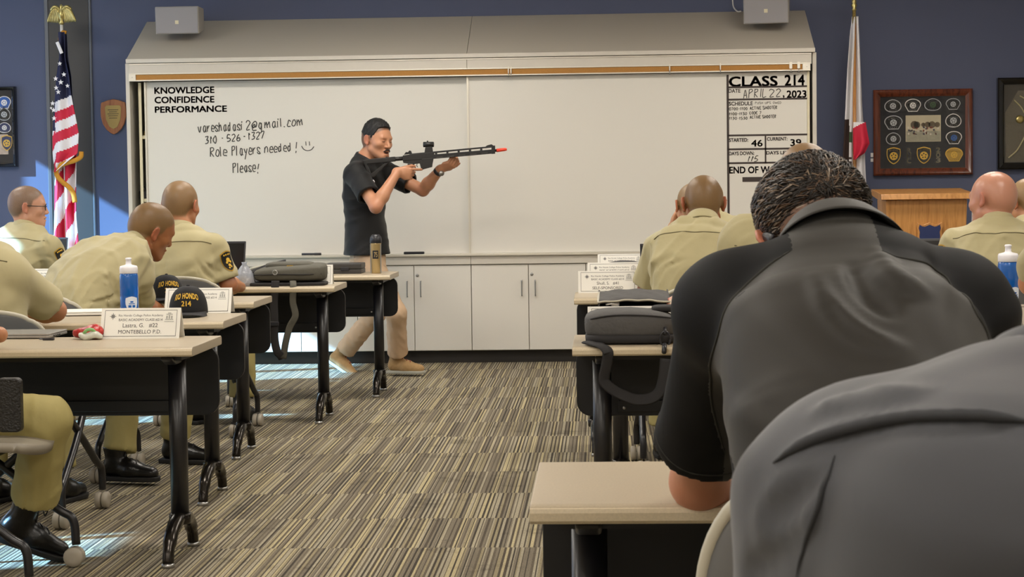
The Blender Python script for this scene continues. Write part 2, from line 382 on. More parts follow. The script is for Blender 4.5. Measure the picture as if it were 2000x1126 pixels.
# ------------------------------------------------------------------ the room
def struct(name, mb, m_, bev=0, **k):
    o = mb.build(name, m_, None, bev=bev, **k); return tagit(o, kind='structure')
struct('floor', MB().box(XL, XR, YB, YF, -.1, 0), M['carpet'])
struct('ceiling', MB().box(XL - .2, XR + .2, YB - .2, YF + .2, CEIL, CEIL + .1), M['ceiling'])
struct('wall_front', MB().box(XL - .2, XR + .2, YF, YF + .15, 0, CEIL), M['wall'])
struct('wall_back', MB().box(XL - .2, XR + .2, YB - .15, YB, 0, CEIL), M['wall_pale'])
struct('wall_right', MB().box(XR, XR + .15, YB, YF, 0, CEIL), M['wall_pale'])
SILL, HEAD = .85, 2.93
WINS = [(4.50, 5.15), (8.75, 9.25), (9.75, 10.75), (10.83, 11.6), (11.68, 13.6)]
mb = MB(); y = YB
for a, b in WINS:
    mb.box(XL - .15, XL, y, a, 0, CEIL); mb.box(XL - .15, XL, a, b, 0, SILL); mb.box(XL - .15, XL, a, b, HEAD, CEIL); y = b
mb.box(XL - .15, XL, y, YF, 0, CEIL)
struct('wall_left', mb, M['wall_pale'])
for i, (a, b) in enumerate(WINS):
    f = MB()
    for (p, q, r, s) in ((a, a + .03, SILL, HEAD), (b - .03, b, SILL, HEAD), (a + .03, b - .03, SILL, SILL + .04), (a + .03, b - .03, HEAD - .03, HEAD)): f.box(XL - .10, XL - .04, p, q, r, s)
    o = struct('window_%d' % (i + 1), f, M['trim_edge'])
    g = MB().box(XL - .075, XL - .069, a + .02, b - .02, SILL + .03, HEAD - .02).build('pane', M['window_glass'], o)
# the dark pilaster behind the flag, with its metal edges
X0, X1 = at(99, 300, 14.42)[0], at(178, 300, 14.42)[0]
struct('trim_1', MB().box(X0, X1, 14.441, YF, 0, CEIL), M['dark_trim'], bev=.004)
struct('trim_2', MB().box(X0 - .03, X0, 14.438, YF, 0, CEIL), M['trim_edge'], bev=.004)
struct('trim_3', MB().box(X1, X1 + .018, 14.438, YF, 0, CEIL), M['trim_edge'], bev=.004)
struct('baseboard_front', MB().box(1.53, XR, YF - .015, YF, 0, .1), M['kick'])
struct('baseboard_left', MB().box(XL, XL + .015, YB, YF, 0, .1), M['kick'])

# ceiling lights: recessed troffers over the room, each with its own lamp; rearmost row added to light the seated backs
LIGHTS = [(x, y) for y in (-1.5, 1.2, 4.2, 7.2, 9.9, 12.0) for x in (-4.6, -1.4, 1.8)]
proto = None
for i, (x, y) in enumerate(LIGHTS):
    t = thing('ceiling_light', 'white recessed fluorescent troffer in the tiled ceiling', 'ceiling light', (x, y, CEIL), 0, 'ceiling troffers')
    f = MB()
    for p in ((-.62, -.58, -.32, .32), (.58, .62, -.32, .32), (-.58, .58, -.32, -.28), (-.58, .58, .28, .32)): f.box(*p, -.03, -.0005)
    if proto is None:
        fr = f.build('frame', M['white'], t); df = MB().box(-.58, .58, -.28, .28, -.012, -.0008).build('diffuser', M['lamp'], t); proto = (fr, df)
    else:
        for s in proto: c = s.copy(); COL.objects.link(c); c.parent = t
    l = bpy.data.lights.new('troffer_lamp', 'AREA'); l.shape = 'RECTANGLE'; l.size = 1.15; l.size_y = .55; l.energy = 30; l.color = (1, .95, .875)
    lo = bpy.data.objects.new('troffer_lamp', l); COL.objects.link(lo); lo.parent = t; lo.location = (0, 0, -.035)

# ------------------------------------------------------------------ the whiteboard hutch on its base cabinets
FY = 13.8
UX0, UX1 = -3.395, 1.505
hutch = thing('whiteboard_hutch', 'long grey-beige whiteboard hutch with a sloping top, filling the navy front wall', 'whiteboard cabinet', (0, FY, 0))
def hp(mb, name, m_, bev=0, **k):          # parts are given in world coordinates
    mb.V = [(x, y - FY, z) for x, y, z in mb.V]; return mb.build(name, m_, hutch, bev=bev, **k)
hp(MB().box(UX0, UX0 + .028, FY, YF - .002, .775, 2.165), 'side_panel', M['laminate'], .002)
hp(MB().box(UX1 - .028, UX1, FY, YF - .002, .775, 2.165), 'side_panel', M['laminate'], .002)
hp(MB().box(UX0 + .03, UX1 - .03, YF - .03, YF - .003, .775, 2.18), 'back_panel', M['dark_in'])
top = MB()
for a, b in ((UX0 + .012, -.953), (-.951, UX1 - .012)):
    top.prism([(FY - .02, 2.168), (FY - .02, 2.193), (YF - .004, 2.515), (YF - .004, 2.168)], 'x', a, b)
hp(top, 'sloping_top', M['laminate_top'], .002)
lip = MB().box(UX0 + .012, UX1 - .012, FY - .035, FY - .021, 2.165, 2.194)
hp(lip, 'top_lip', M['laminate'], .002)
hd = MB()
for a, b in ((UX0 + .03, -.953), (-.951, UX1 - .035)): hd.box(a, b, FY - .012, FY + .03, 2.085, 2.163)
hp(hd, 'header_panel', M['laminate'], .0015)
hp(MB().box(UX0 + .03, UX1 - .035, FY - .018, FY - .0125, 2.153, 2.161), 'header_trim', M['alu'])
rl = MB().box(UX0 + .03, UX1 - .045, FY - .03, FY - .013, 2.036, 2.045).box(UX0 + .03, UX1 - .045, FY - .03, FY - .013, 2.083, 2.091)
rl.box(UX0 + .03, UX0 + .08, FY - .03, FY - .013, 2.045, 2.083).box(UX1 - .1, UX1 - .045, FY - .03, FY - .013, 2.045, 2.083)
rail = hp(rl, 'map_rail', M['alu'], .001)
c = MB().box(UX0 + .081, UX1 - .101, FY - .024, FY - .0135, 2.0455, 2.0825); c.V = [(x, y - FY, z) for x, y, z in c.V]; c.build('cork_strip', M['cork'], rail)
for s in (UX0 + .055, UX1 - .07): MB().lathe([(.003, -.001), (.003, .001)], (s, -.031, 2.064), 8, 'y').build('screw', M['steel'], rail)
# open shelves at the left end
hp(MB().box(UX0 + .075, UX0 + .095, FY + .06, FY + .075, .775, 2.03), 'shelf_edge', M['cream'])
for py in (268, 391):
    z = at(278, py, 13.9)[2]; hp(MB().box(UX0 + .095, UX0 + .30, FY + .07, YF - .04, z - .012, z + .012), 'shelf', M['cream'], .001)
hp(MB().box(UX0 + .300, UX0 + .315, FY + .08, YF - .04, .775, 2.03), 'shelf_divider', M['dark_in'])
# boards
def board(name, x0, x1, Y, z0=.783, z1=2.034):
    o = hp(MB().box(x0, x1, Y, Y + .018, z0, z1), name, M['whiteboard'], .001)
    return o
XB = at(288, 300, FY + .05)[0]
b1 = board('whiteboard_panel', XB, -.94, FY + .05)
e = MB().box(XB - .012, XB, .042, .07, .783, 2.034); e.build('edge_strip', M['alu'], b1)
b2 = board('whiteboard_panel', -.945, 1.44, FY + .02)
e = MB().box(-.958, -.945, .014, .04, .783, 2.034); e.build('edge_strip', M['alu'], b2)
e = MB().box(1.4405, 1.458, .012, .04, .783, 2.034); e.build('edge_strip', M['cream'], b2)
BY1, BY2 = FY + .0492, FY + .0192
def onboard(mb, name, m_, par, fix=False): mb.V = [(x, y - FY, z) for x, y, z in mb.V]; return mb.build(name, m_, par, fix=fix)
t = MB()
for s, x0, y0, x1, y1 in (('KNOWLEDGE', 302, 183, 418, 169), ('CONFIDENCE', 302.5, 201.5, 418, 187.5), ('PERFORMANCE', 303, 220, 442.5, 206)):
    wall_text(t, s, x0, y0, x1, y1 + .0, BY1, .026)
onboard(t, 'vinyl_lettering', M['ink'], b1)
h = MB()
hand_text(h, 'vareshadasi', 387, 258, 474, 17, BY1, rise=3); hand_text(h, '2@gmail.com', 481, 253, 591, 17, BY1, rise=7)
onboard(h, 'handwritten_line', M['marker'], b1); h = MB()
hand_text(h, '310', 401, 280, 424, 13, BY1, rise=1); hand_text(h, '-', 432, 276, 437, 13, BY1); hand_text(h, '526', 444, 276, 470, 13, BY1, rise=1); hand_text(h, '-', 475, 273, 480, 13, BY1); hand_text(h, '1327', 485, 273, 517, 13, BY1, rise=3)
onboard(h, 'handwritten_line', M['marker'], b1); h = MB()
hand_text(h, 'Role', 411, 306, 443, 18, BY1, rise=2); hand_text(h, 'Players', 453, 304, 508, 18, BY1, rise=4); hand_text(h, 'needed', 517, 298, 570, 16, BY1, rise=3); hand_text(h, '!', 576, 295, 582, 18, BY1)
onboard(h, 'handwritten_line', M['marker'], b1); h = MB()
hand_text(h, 'Please', 455, 337, 499, 18, BY1, rise=2); hand_text(h, '!', 502, 336, 507, 17, BY1)
onboard(h, 'handwritten_line', M['marker'], b1); h = MB()
P = [at(x, y, BY1) for x, y in ((589, 285), (593, 291), (600, 294), (608, 292), (613, 286))]; h.tube(spline(P, 5), .003, 5)
for x in (597, 604): h.tube([at(x, 276, BY1), at(x + 1, 284, BY1)], .003, 5)
onboard(h, 'drawn_smile', M['marker'], b1)
# class panel: ruled boxes and lettering
t = MB(); g = MB()
def rule(x0, y0, x1, y1, wd):
    a, b = at(x0, y0, BY2), at(x1, y1, BY2)
    if abs(x1 - x0) > abs(y1 - y0): g.box(a[0], b[0], BY2 - .0006, BY2 + .0004, a[2] - wd / 2, a[2] + wd / 2)
    else: g.box(a[0] - wd / 2, a[0] + wd / 2, BY2 - .0006, BY2 + .0004, b[2], a[2])
rule(1421, 146, 1425, 505, .016)
for y in (170, 194, 264, 291, 318): rule(1422, y + .5, 1577, y - 1, .013)
rule(1495, 265, 1496, 318, .011)
for s, x0, y0, x1, y1, bd in (('CLASS', 1424.5, 169, 1518, 148.5, .024), ('214', 1533, 167, 1571, 146, .024), ('DATE', 1423, 181, 1446, 173.5, .018), (',', 1529, 192, 1532, 186, .024), ('2023', 1537, 190.5, 1574.5, 176.5, .024),
                          ('SCHEDULE', 1424, 206, 1470, 198, .018), ('STARTED:', 1424, 277, 1461, 269.5, .024), ('46', 1467.5, 286, 1489, 273, .018), ('CURRENT:', 1498, 274.5, 1537.5, 267.5, .024), ('39', 1544, 285, 1564.5, 271.5, .018),
                          ('DAYS DOWN:', 1424, 303, 1473, 295.5, .024), ('DAYS LEFT:', 1497, 301.5, 1546, 294.5, .024), ('END OF WATCH', 1425, 338.5, 1545, 324, .024)):
    wall_text(t, s, x0, y0, x1, y1, BY2, bd)
g.V += []; n = len(g.V); g.add(t.V, t.F)
a, b = at(1450, 355, BY2), at(1500, 345, BY2); g.box(a[0], b[0], BY2 - .0006, BY2 + .0004, a[2], b[2])
onboard(g, 'vinyl_lettering', M['ink'], b2)
h = MB()
hand_text(h, 'APRIL', 1452, 191.5, 1498, 16, BY2, .0028, rise=2, slant=.1); hand_text(h, '22', 1503, 189, 1526, 14, BY2, .0028, rise=1)
onboard(h, 'handwritten_line', M['marker'], b2); h = MB()
hand_text(h, '0700-1100', 1424.5, 215, 1460, 5, BY2, .002); hand_text(h, 'ACTIVE SHOOTER', 1465, 214, 1518, 5.5, BY2, .002, rise=1)
onboard(h, 'handwritten_line', M['marker'], b2); h = MB()
hand_text(h, '1100-1130', 1424.5, 225, 1459, 5, BY2, .002); hand_text(h, 'CODE 7', 1464, 223, 1487, 5, BY2, .002)
onboard(h, 'handwritten_line', M['marker'], b2); h = MB()
hand_text(h, '1130-1530', 1424.5, 233.5, 1460, 5, BY2, .002); hand_text(h, 'ACTIVE SHOOTER', 1465, 231.5, 1516, 5.5, BY2, .002, rise=1)
onboard(h, 'handwritten_line', M['marker'], b2); h = MB()
hand_text(h, 'PUSH UPS OWED', 1475, 203, 1526, 4, BY2, .0012); onboard(h, 'handwritten_line', M['marker'], b2); h = MB()
hand_text(h, '115', 1460, 315, 1480, 10, BY2, .0028, slant=.3)
onboard(h, 'handwritten_line', M['marker'], b2)
# rail hooks
for px in (993, 998, 1308, 1407, 1544.5, 1560):
    x = at(px, 140, FY - .03)[0]; wd = .010 if px > 1500 else .004
    k = thing('rail_hook', 'map hook on the cork rail, %s' % {993: 'left of the close pair above the right board', 998: 'right of the close pair above the right board', 1308: 'single clip well right of the instructor', 1407: 'single clip just left of the class panel', 1544.5: 'left of the two wide clips over the class number', 1560: 'right of the two wide clips over the class number'}[px], 'hook', (x, FY - .031, 2.064), 0, 'map rail hooks')
    MB().box(-wd, wd, -.006, 0, -.012, .030).box(-wd, wd, -.006, .008, .030, .034).build('clip', M['alu'], k, bev=.001)
    MB().tube(spline([(0, -.004, -.012), (0, -.004, -.030), (0, -.012, -.040), (0, -.020, -.032)], 5), .003, 6).tube([(-wd, -.008, -.038), (wd, -.008, -.038)], .004, 6).build('hook', M['steel'], k)
# tray and counter face
hp(MB().box(UX0 + .03, UX1 - .03, FY - .03, FY + .075, .765, .782), 'marker_tray', M['alu'], .002)
cf = MB()
for a, b in ((UX0, -.945), (-.943, UX1)): cf.box(a, b, FY - .012, YF - .003, .706, .764)
hp(cf, 'counter_face', M['laminate'], .0015)
for i, (x0, x1, y) in enumerate(((789, 829, 501), (598, 618, 508))):
    a = at(x0, y, FY - .01); b = at(x1, y, FY - .01)
    if i == 0:
        o = MB().prism(rrect(b[0] - a[0], .018, .006, 3), 'y', -.018, .018).build('board_eraser', M['dark_plastic'], None, bev=.002); o.location = ((a[0] + b[0]) / 2, FY - .008, .7825 + .009)
        tagit(o, 'dark whiteboard eraser lying on the marker tray beside the instructor', 'eraser')
    else:
        o = MB().lathe([(.004, -.07), (.008, -.068), (.008, .02), (.009, .022), (.009, .07), (.006, .071)], (0, 0, 0), 12, 'x').build('marker_pen', M['dark_plastic'], None, True); o.location = ((a[0] + b[0]) / 2, FY, .782 + .009)
        tagit(o, 'dark marker pen lying on the marker tray left of the instructor', 'marker pen')
# base cabinets
for k in range(-3, 3):
    xa = -.944 + .8163 * k; xb = xa + .8163
    where = {-3: 'at the far left end behind the shelf bay', -2: 'second from the left, behind the cadet at the third table', -1: 'third from the left, right behind the instructor', 0: 'fourth from the left, in full view beside the instructor', 1: 'second from the right, behind the placards', 2: 'at the far right end below the class panel'}[k]
    if k == -1: where = 'directly behind the instructor, right of the middle'
    c = thing('base_cabinet', 'grey-beige double-door base cabinet ' + {-3: 'at the left end of the run', -2: 'second from the left end', -1: 'right behind the instructor legs', 0: 'in full view right of the instructor', 1: 'behind the first right-hand placards', 2: 'at the right end below the class panel'}[k], 'cabinet', ((xa + xb) / 2, FY, 0), 0, 'base cabinets under the whiteboard')
    wd = (xb - xa) / 2
    MB().box(-wd + .001, wd - .001, .022, YF - FY - .003, .09, .704).build('carcass', M['laminate'], c)
    MB().box(-wd, wd, .07, .09, 0, .09).build('toe_kick', M['kick'], c)
    for s in (-1, 1):
        d = MB().box(min(s * .0025, s * (wd - .0025)), max(s * .0025, s * (wd - .0025)), 0, .02, .094, .700).build('door', M['cabinet'], c, bev=.0015)
        hx = s * .048
        MB().tube(spline([(hx, 0, .588), (hx, -.026, .586), (hx, -.03, .578), (hx, -.03, .49), (hx, -.026, .482), (hx, 0, .480)], 4), .0045, 8).build('handle', M['steel'], d, True)
        if s == 1: MB().lathe([(.011, 0), (.011, -.004), (.008, -.006), (.003, -.006)], (.024, 0, .63), 16, 'y').build('lock', M['steel'], d, True)

# radio on the shelf
x = at(283, 380, FY + .2)[0]; z = at(278, 391, 13.9)[2] + .0125
t = thing('radio_box', 'black carrying case with a wire handle on the lower hutch shelf', 'case', (x, FY + .22, z))
MB().box(-.035, .05, -.05, .1, 0, .055).build('body', M['dark_plastic'], t, bev=.004)
MB().tube(spline([(-.03, 0, .04), (-.035, 0, .075), (-.015, 0, .09), (.0, 0, .07), (.0, 0, .05)], 6), .004, 8).build('handle', M['dark_plastic'], t, True)
# small brass item on the upper shelf
z = at(278, 268, 13.9)[2] + .0125
o = MB().lathe([(.018, 0), (.02, .01), (.012, .02), (.016, .03), (.004, .035)], n=14).build('brass_ornament', M['gold'], None, True); o.location = (at(285, 262, FY + .15)[0], FY + .15, z)
tagit(o, 'tiny brass ornament on the upper hutch shelf', 'ornament')

# speakers
def speaker(px0, px1, py0, py1, rz, lab, tilt):
    Y = 13.98; a = at(px0, py1, Y); b = at(px1, py0, Y); wd = (b[0] - a[0]) / 2; hh = (b[2] - a[2])
    t = thing('wall_speaker', lab, 'speaker', ((a[0] + b[0]) / 2, Y, a[2]), rz, 'speakers above the whiteboard')
    bt = .03
    V = [(-wd, 0, 0), (wd, 0, 0), (wd, 0, hh), (-wd, 0, hh), (-wd * .98, .19, .03), (wd * .98, .19, .03), (wd * .98, .19, hh * .95), (-wd * .98, .19, hh * .95)]
    b_ = MB().add(V, [(0, 1, 2, 3), (5, 4, 7, 6), (0, 4, 5, 1), (3, 2, 6, 7), (1, 5, 6, 2), (0, 3, 7, 4)]).build('cabinet', M['speaker'], t, bev=.006)
    MB().box(-wd + .006, wd - .006, -.006, -.0005, .006, hh - .006).build('grille', M['speaker_grille'], t, bev=.003)
    MB().box(-.013, .013, -.009, -.0062, hh * .36, hh * .36 + .026).build('badge', M['cream'], t, bev=.001)
    MB().box(-.03, .03, .191, YF - Y - .003, hh * .3, hh * .7).build('wall_bracket', M['speaker'], t)
    t.rotation_euler = (tilt, 0, rz); return t
speaker(304, 388, 12, 67, math.radians(-1), 'grey boxy loudspeaker with a square badge above the left end of the hutch', math.radians(3))
speaker(1452, 1540, -14, 47, math.radians(-9), 'grey boxy loudspeaker above the right end of the hutch, cut by the frame top', math.radians(3))
P = [at(1447, 22, 14.2), at(1440, 22, 14.25), at(1433, 14, 14.35), at(1431, 0, 14.43), at(1431, -40, 14.43)]
o = MB().tube(spline(P, 6), .005, 8).build('speaker_cord', M['white'], None, True); tagit(o, 'white cord looping down the wall to the right loudspeaker', 'cord')
# ------------------------------------------------------------------ things on the front wall
def local(mb, c): mb.V = [(x - c[0], y - c[1], z - c[2]) for x, y, z in mb.V]; return mb
def shield_poly(w_, h_, n=7):
    """police-shield outline centred on 0, as (x, z)"""
    R_ = [(0, .5), (.22, .42), (.34, .44), (.46, .5), (.5, .36), (.45, .2), (.47, 0), (.42, -.2), (.28, -.36), (.1, -.47), (0, -.5)]
    return [(x * w_, z * h_) for x, z in R_] + [(-x * w_, z * h_) for x, z in R_[-2:0:-1]]
def tip_poly(w_, h_):
    R_ = [(0, .5), (.2, .47), (.38, .42), (.47, .40), (.5, .2), (.49, 0), (.42, -.2), (.28, -.36), (.12, -.46), (0, -.5)]
    return [(x * w_, z * h_) for x, z in R_] + [(-x * w_, z * h_) for x, z in R_[-2:0:-1]]
def dome_poly(w_, h_):
    """semi-round shoulder patch: domed top, narrow flat bottom"""
    P = [(-.5 * w_, -.02 * h_), ] + [(.5 * w_ * -math.cos(q), .06 * h_ + .44 * h_ * math.sin(q)) for q in np.linspace(.12, PI - .12, 11)] + [(.5 * w_, -.02 * h_), (.28 * w_, -.5 * h_), (-.28 * w_, -.5 * h_)]
    return P[::-1]
def oval_poly(w_, h_):
    P = [(.5 * w_ * math.cos(q), .5 * h_ * math.sin(q) * (1 if math.sin(q) > 0 else 1)) for q in np.linspace(0, 2 * PI, 20)[:-1]]
    return [(x, z - .12 * h_ * abs(x / w_)) for x, z in P]
# wooden shield plaque
c = at(222, 228, YF - .012); t = thing('award_plaque', 'reddish wooden shield plaque with a brass plate on the navy wall', 'plaque', tuple(c))
MB().prism(tip_poly(.195, .265), 'y', -.012, .0105).build('backboard', M['plaque'], t, bev=.006)
pl = MB().prism([(-.05, .085), (.05, .085), (.062, .07), (.055, -.02), (.03, -.075), (0, -.09), (-.03, -.075), (-.055, -.02), (-.062, .07)], 'y', -.015, -.0122).build('plate', M['brass_plate'], t, bev=.001)
e = MB()
for z, hw in ((.05, .04), (.035, .03), (.02, .042), (.005, .036), (-.012, .03)): e.box(-hw, hw, -.0156, -.0151, z, z + .004)
e.build('engraving', M['printed'] if 'printed' in M else M['pen_line'], pl)
# light switches
c = at(1703.5, 308, YF); t = thing('light_switch', 'white double light switch on the wall left of the mahogany frame', 'switch', tuple(c))
for z0, z1 in ((-.03, -.004), (.004, .036)): MB().box(-.012, .012, -.008, -.0005, z0, z1).build('rocker', M['white'], t, bev=.002)

def patch(par, cx, cz, w_, h_, kind, border, field, emb, words, y=0):
    """embroidered patch flat on a backing; words=(top, bottom)"""
    poly = {'dome': dome_poly, 'tip': tip_poly, 'oval': oval_poly}[kind]
    p = MB().prism([(x, z) for x, z in poly(w_, h_)], 'y', -.003, 0).build('patch', border, par); p.location = (cx, y, cz)
    MB().prism([(x, z) for x, z in poly(w_ * .9, h_ * .88)], 'y', -.0042, -.0031).build('field', field, p)
    e = MB().lathe([(h_ * .24, -.0043), (h_ * .24, -.0055)], (0, 0, -.02 * h_), 14, 'y').build('emblem', emb, p)
    e2 = MB()
    for k in range(5):
        a = 2 * PI * k / 5 + .4; e2.lathe([(h_ * .045, -.0056), (h_ * .045, -.0062)], (h_ * .12 * math.cos(a), 0, -.02 * h_ + h_ * .12 * math.sin(a)), 7, 'y')
    e2.build('stitching', field, p)
    tx = MB()
    if words[0]:
        V, Fc, asp = text_mesh(words[0], .01, 1.15)
        R_ = w_ * .52
        def arc(u, v):
            a = (u - .5) * 1.5; r = R_ * .68 + v * h_ * .13; return (r * math.sin(a) * .95, -.0049, -.14 * h_ + r * math.cos(a) * (.8 if kind != 'tip' else .95))
        if kind == 'tip': arc = lambda u, v: ((u - .5) * w_ * .66, -.0049, h_ * (.27 + .1 * v - .1 * (u - .5) ** 2))
        text_to(tx, words[0], arc, .01, 1.1)
    if words[1]:
        zb = -.43 if kind != 'tip' else -.33
        text_to(tx, words[1], lambda u, v: ((u - .5) * w_ * .42, -.0049, h_ * (zb + .13 * v)), .01)
    if tx.V: tx.build('lettering', border, p, fix=False)
    return p
def frame_box(t, x0, x1, z0, z1, wd, dp, m_, back, y0):
    """shadow frame hung on the wall; returns the local depth of the backing"""
    V = []; f = MB()
    prof = [(0, 0), (0, -dp * .8), (wd * .25, -dp), (wd * .6, -dp * .85), (wd, -dp * .55), (wd, 0)]
    cs = [(x0, z0, 1, 1), (x1, z0, -1, 1), (x1, z1, -1, -1), (x0, z1, 1, -1)]
    for cx, cz, sx, sz in cs:
        for o, d in prof: V.append((cx + sx * o, d, cz + sz * o))
    n = len(prof); Fc = []
    for i in range(4):
        j = (i + 1) % 4
        for k in range(n - 1): Fc.append((i * n + k, i * n + k + 1, j * n + k + 1, j * n + k))
    f.add(V, Fc); f.build('moulding', m_, t, bev=.0015)
    MB().box(x0 + wd * .5, x1 - wd * .5, -.008, -.001, z0 + wd * .5, z1 - wd * .5).build('backing', back, t)
    MB().box(x0 + wd * .8, x1 - wd * .8, -dp * .6, -dp * .6 + .002, z0 + wd * .8, z1 - wd * .8).build('glazing', M['glass'], t)
YW = YF - .001
# mahogany frame of patches
c = at(1801, 258, YW); a, b = at(1705, 343, YW), at(1898, 173, YW)
t = thing('patch_display_frame', 'mahogany frame of police patches around a group photo, above the lectern', 'display frame', tuple(c))
frame_box(t, a[0] - c[0], b[0] - c[0], a[2] - c[2], b[2] - c[2], .052, .045, M['mahogany'], M['navy_cloth'], 0)
def rel(px_, py_): q = at(px_, py_, YW); return q[0] - c[0], q[2] - c[2]
SV, BK, YE = M['patch_silver'], M['patch_dark'], M['patch_border']
green, blue = M['flag_green'], M['pod_navy']
for px_, py_, w_, h_, kd, bo, fi, em, wd in (
    (1743.5, 206.5, 33, 25, 'oval', SV, BK, SV, ('SAN GABRIEL', 'POLICE')), (1782.5, 205.5, 31, 25, 'dome', M['white'], BK, M['white'], ('SAN FERNANDO', 'POLICE')), (1821.5, 204, 33, 24, 'oval', SV, BK, green, ('MONTCLAIR', 'POLICE')), (1861, 203, 28, 22, 'dome', SV, BK, SV, ('', 'POLICE')),
    (1744.5, 239, 35, 27, 'dome', SV, BK, SV, ('EL MONTE', 'POLICE')), (1744.5, 270.5, 29, 24, 'oval', SV, BK, SV, ('', 'POLICE')), (1861.5, 235, 31, 27, 'oval', M['white'], BK, SV, ('MONTEREY PARK', 'POLICE')), (1862.5, 268.5, 31, 25, 'dome', M['white'], BK, M['water'], ('', 'POLICE')),
    (1863, 301.5, 34, 27, 'dome', M['thread'], M['patch_border'], M['thread'], ('CITY OF SOUTH GATE', 'POLICE'))):
    x, z = rel(px_, py_); patch(t, x, z, w_ / 264, h_ / 264, kd, bo, fi, em, wd, -.0085)
for px_, py_ in ((1745, 304), (1804, 303)):
    x, z = rel(px_, py_); patch(t, x, z, 27 / 264, 33 / 264, 'tip', M['thread'], BK, M['thread'], ('RIO HONDO', ''), -.0085)
tx = MB()
for s, x_, ys in (('RHC', 1775, (294, 304, 314)), ('203', 1832, (292.5, 302.5, 312.5))):
    for ch, y_ in zip(s, ys):
        x, z = rel(x_, y_); text_to(tx, ch, lambda u, v: (x + (u - .5) * .029, -.0095, z + (v - .5) * .034), .022)
tx.build('lettering', M['cream'], t, fix=False)
x0, z0 = rel(1768.5, 277); x1, z1 = rel(1837, 224.5)
ph = MB().box(x0, x1, -.012, -.0085, z0, z1).build('group_photo', mat('photo_sky', '#cfc3a4', .5, noise=(9, .12)), t)
W_, H_ = x1 - x0, z1 - z0
MB().box(x0 + .004, x1 - .004, -.0128, -.0121, z0 + .004, z0 + H_ * .40).build('photo_ground', mat('photo_ground', '#a9a48e', .6, noise=(40, .2)), ph)
tr = MB()
for u, r in ((.25, .030), (.32, .025), (.62, .022), (.75, .026), (.9, .02), (.5, .016)): tr.lathe([(r, -.0121), (r, -.0126)], (x0 + u * W_, 0, z0 + H_ * .64), 9, 'y')
tr.build('photo_trees', mat('photo_trees', '#6e5c44', .7, noise=(60, .4)), ph)
for nm, colr, n_ in (('photo_people', '#d8cfc0', 15), ('photo_people', '#8a4a3a', 9), ('photo_people', '#4a4654', 9)):
    pp = MB()
    for k in range(n_):
        r_ = random.choice((.30, .42, .52)); pp.lathe([(.008, -.0129), (.008, -.0134)], (x0 + W_ * random.uniform(.06, .94), 0, z0 + H_ * (r_ + random.uniform(-.03, .03))), 6, 'y')
    pp.build(nm, mat('photo_cloth', colr, .7), ph)
# black frame with a uniform, right
c = at(2060, 240, YW); a, b = at(1946, 331, YW), at(2174, 149, YW)
t = thing('uniform_display_frame', 'black glossy frame holding an olive uniform jacket, at the right frame edge', 'display frame', tuple(c))
frame_box(t, a[0] - c[0], b[0] - c[0], a[2] - c[2], b[2] - c[2], .05, .06, M['black_frame'], mat('brown_backing', '#3a342c', .85), 0)
def jack(u, v):
    x = -.36 + .74 * u; z = -.28 + .52 * v; e = 1 - (2 * u - 1) ** 8
    return (x * (1 - .25 * max(0, v - .7) / .3 * 1), -.011 - .018 * e * (1 - (2 * v - 1) ** 8) - .004 * math.sin(26 * x + 9 * z), z)
jk = MB().grid(jack, 40, 30).build('jacket', mat('olive_jacket', '#5c5545', .8, bump=(30, .4, .01)), t, True)
pp = MB().tube(spline([(-.30, -.034, .17), (-.24, -.036, .10), (-.20, -.036, -.02), (-.27, -.036, -.18), (-.34, -.03, -.25)], 8), .005, 6).tube(spline([(-.26, -.034, .2), (-.14, -.036, .12), (-.05, -.036, -.05), (.05, -.036, -.2)], 8), .005, 6).build('piping', M['khaki_shirt'], jk)
MB().lathe([(.03, 0), (.03, -.006), (.015, -.01)], (-.26, -.032, .03), 14, 'y').build('badge', M['gold'], jk, True)
# black frame with patches, left
c = at(-20, 250, YW); a, b = at(-75, 327, YW), at(32, 169, YW)
t = thing('patch_display_frame', 'black-framed display of coloured shoulder patches at the left frame edge', 'display frame', tuple(c))
frame_box(t, a[0] - c[0], b[0] - c[0], a[2] - c[2], b[2] - c[2], .030, .055, M['black_frame'], M['navy_cloth'], 0)
for px_, py_, w_, h_, kd, bo, fi, em in ((9, 200, 27, 25, 'dome', M['white'], M['water'], M['white']), (9, 223, 25, 25, 'oval', SV, BK, SV), (9.5, 249, 26, 21, 'oval', M['white'], M['pod_navy'], M['white']), (14, 279, 22, 31, 'tip', M['thread'], M['pod_navy'], M['thread'])):
    x, z = rel(px_, py_); patch(t, x, z, w_ / 264, h_ / 264, kd, bo, fi, em, ('', 'POLICE' if kd != 'tip' else ''), -.0085)
x0, z0 = rel(-40, 302); x1, z1 = rel(16, 262); MB().box(x0, x1, -.0084, -.0081, z0, z1).build('group_photo', mat('photo_pale', '#cfb9a8', .6, noise=(20, .3)), t)

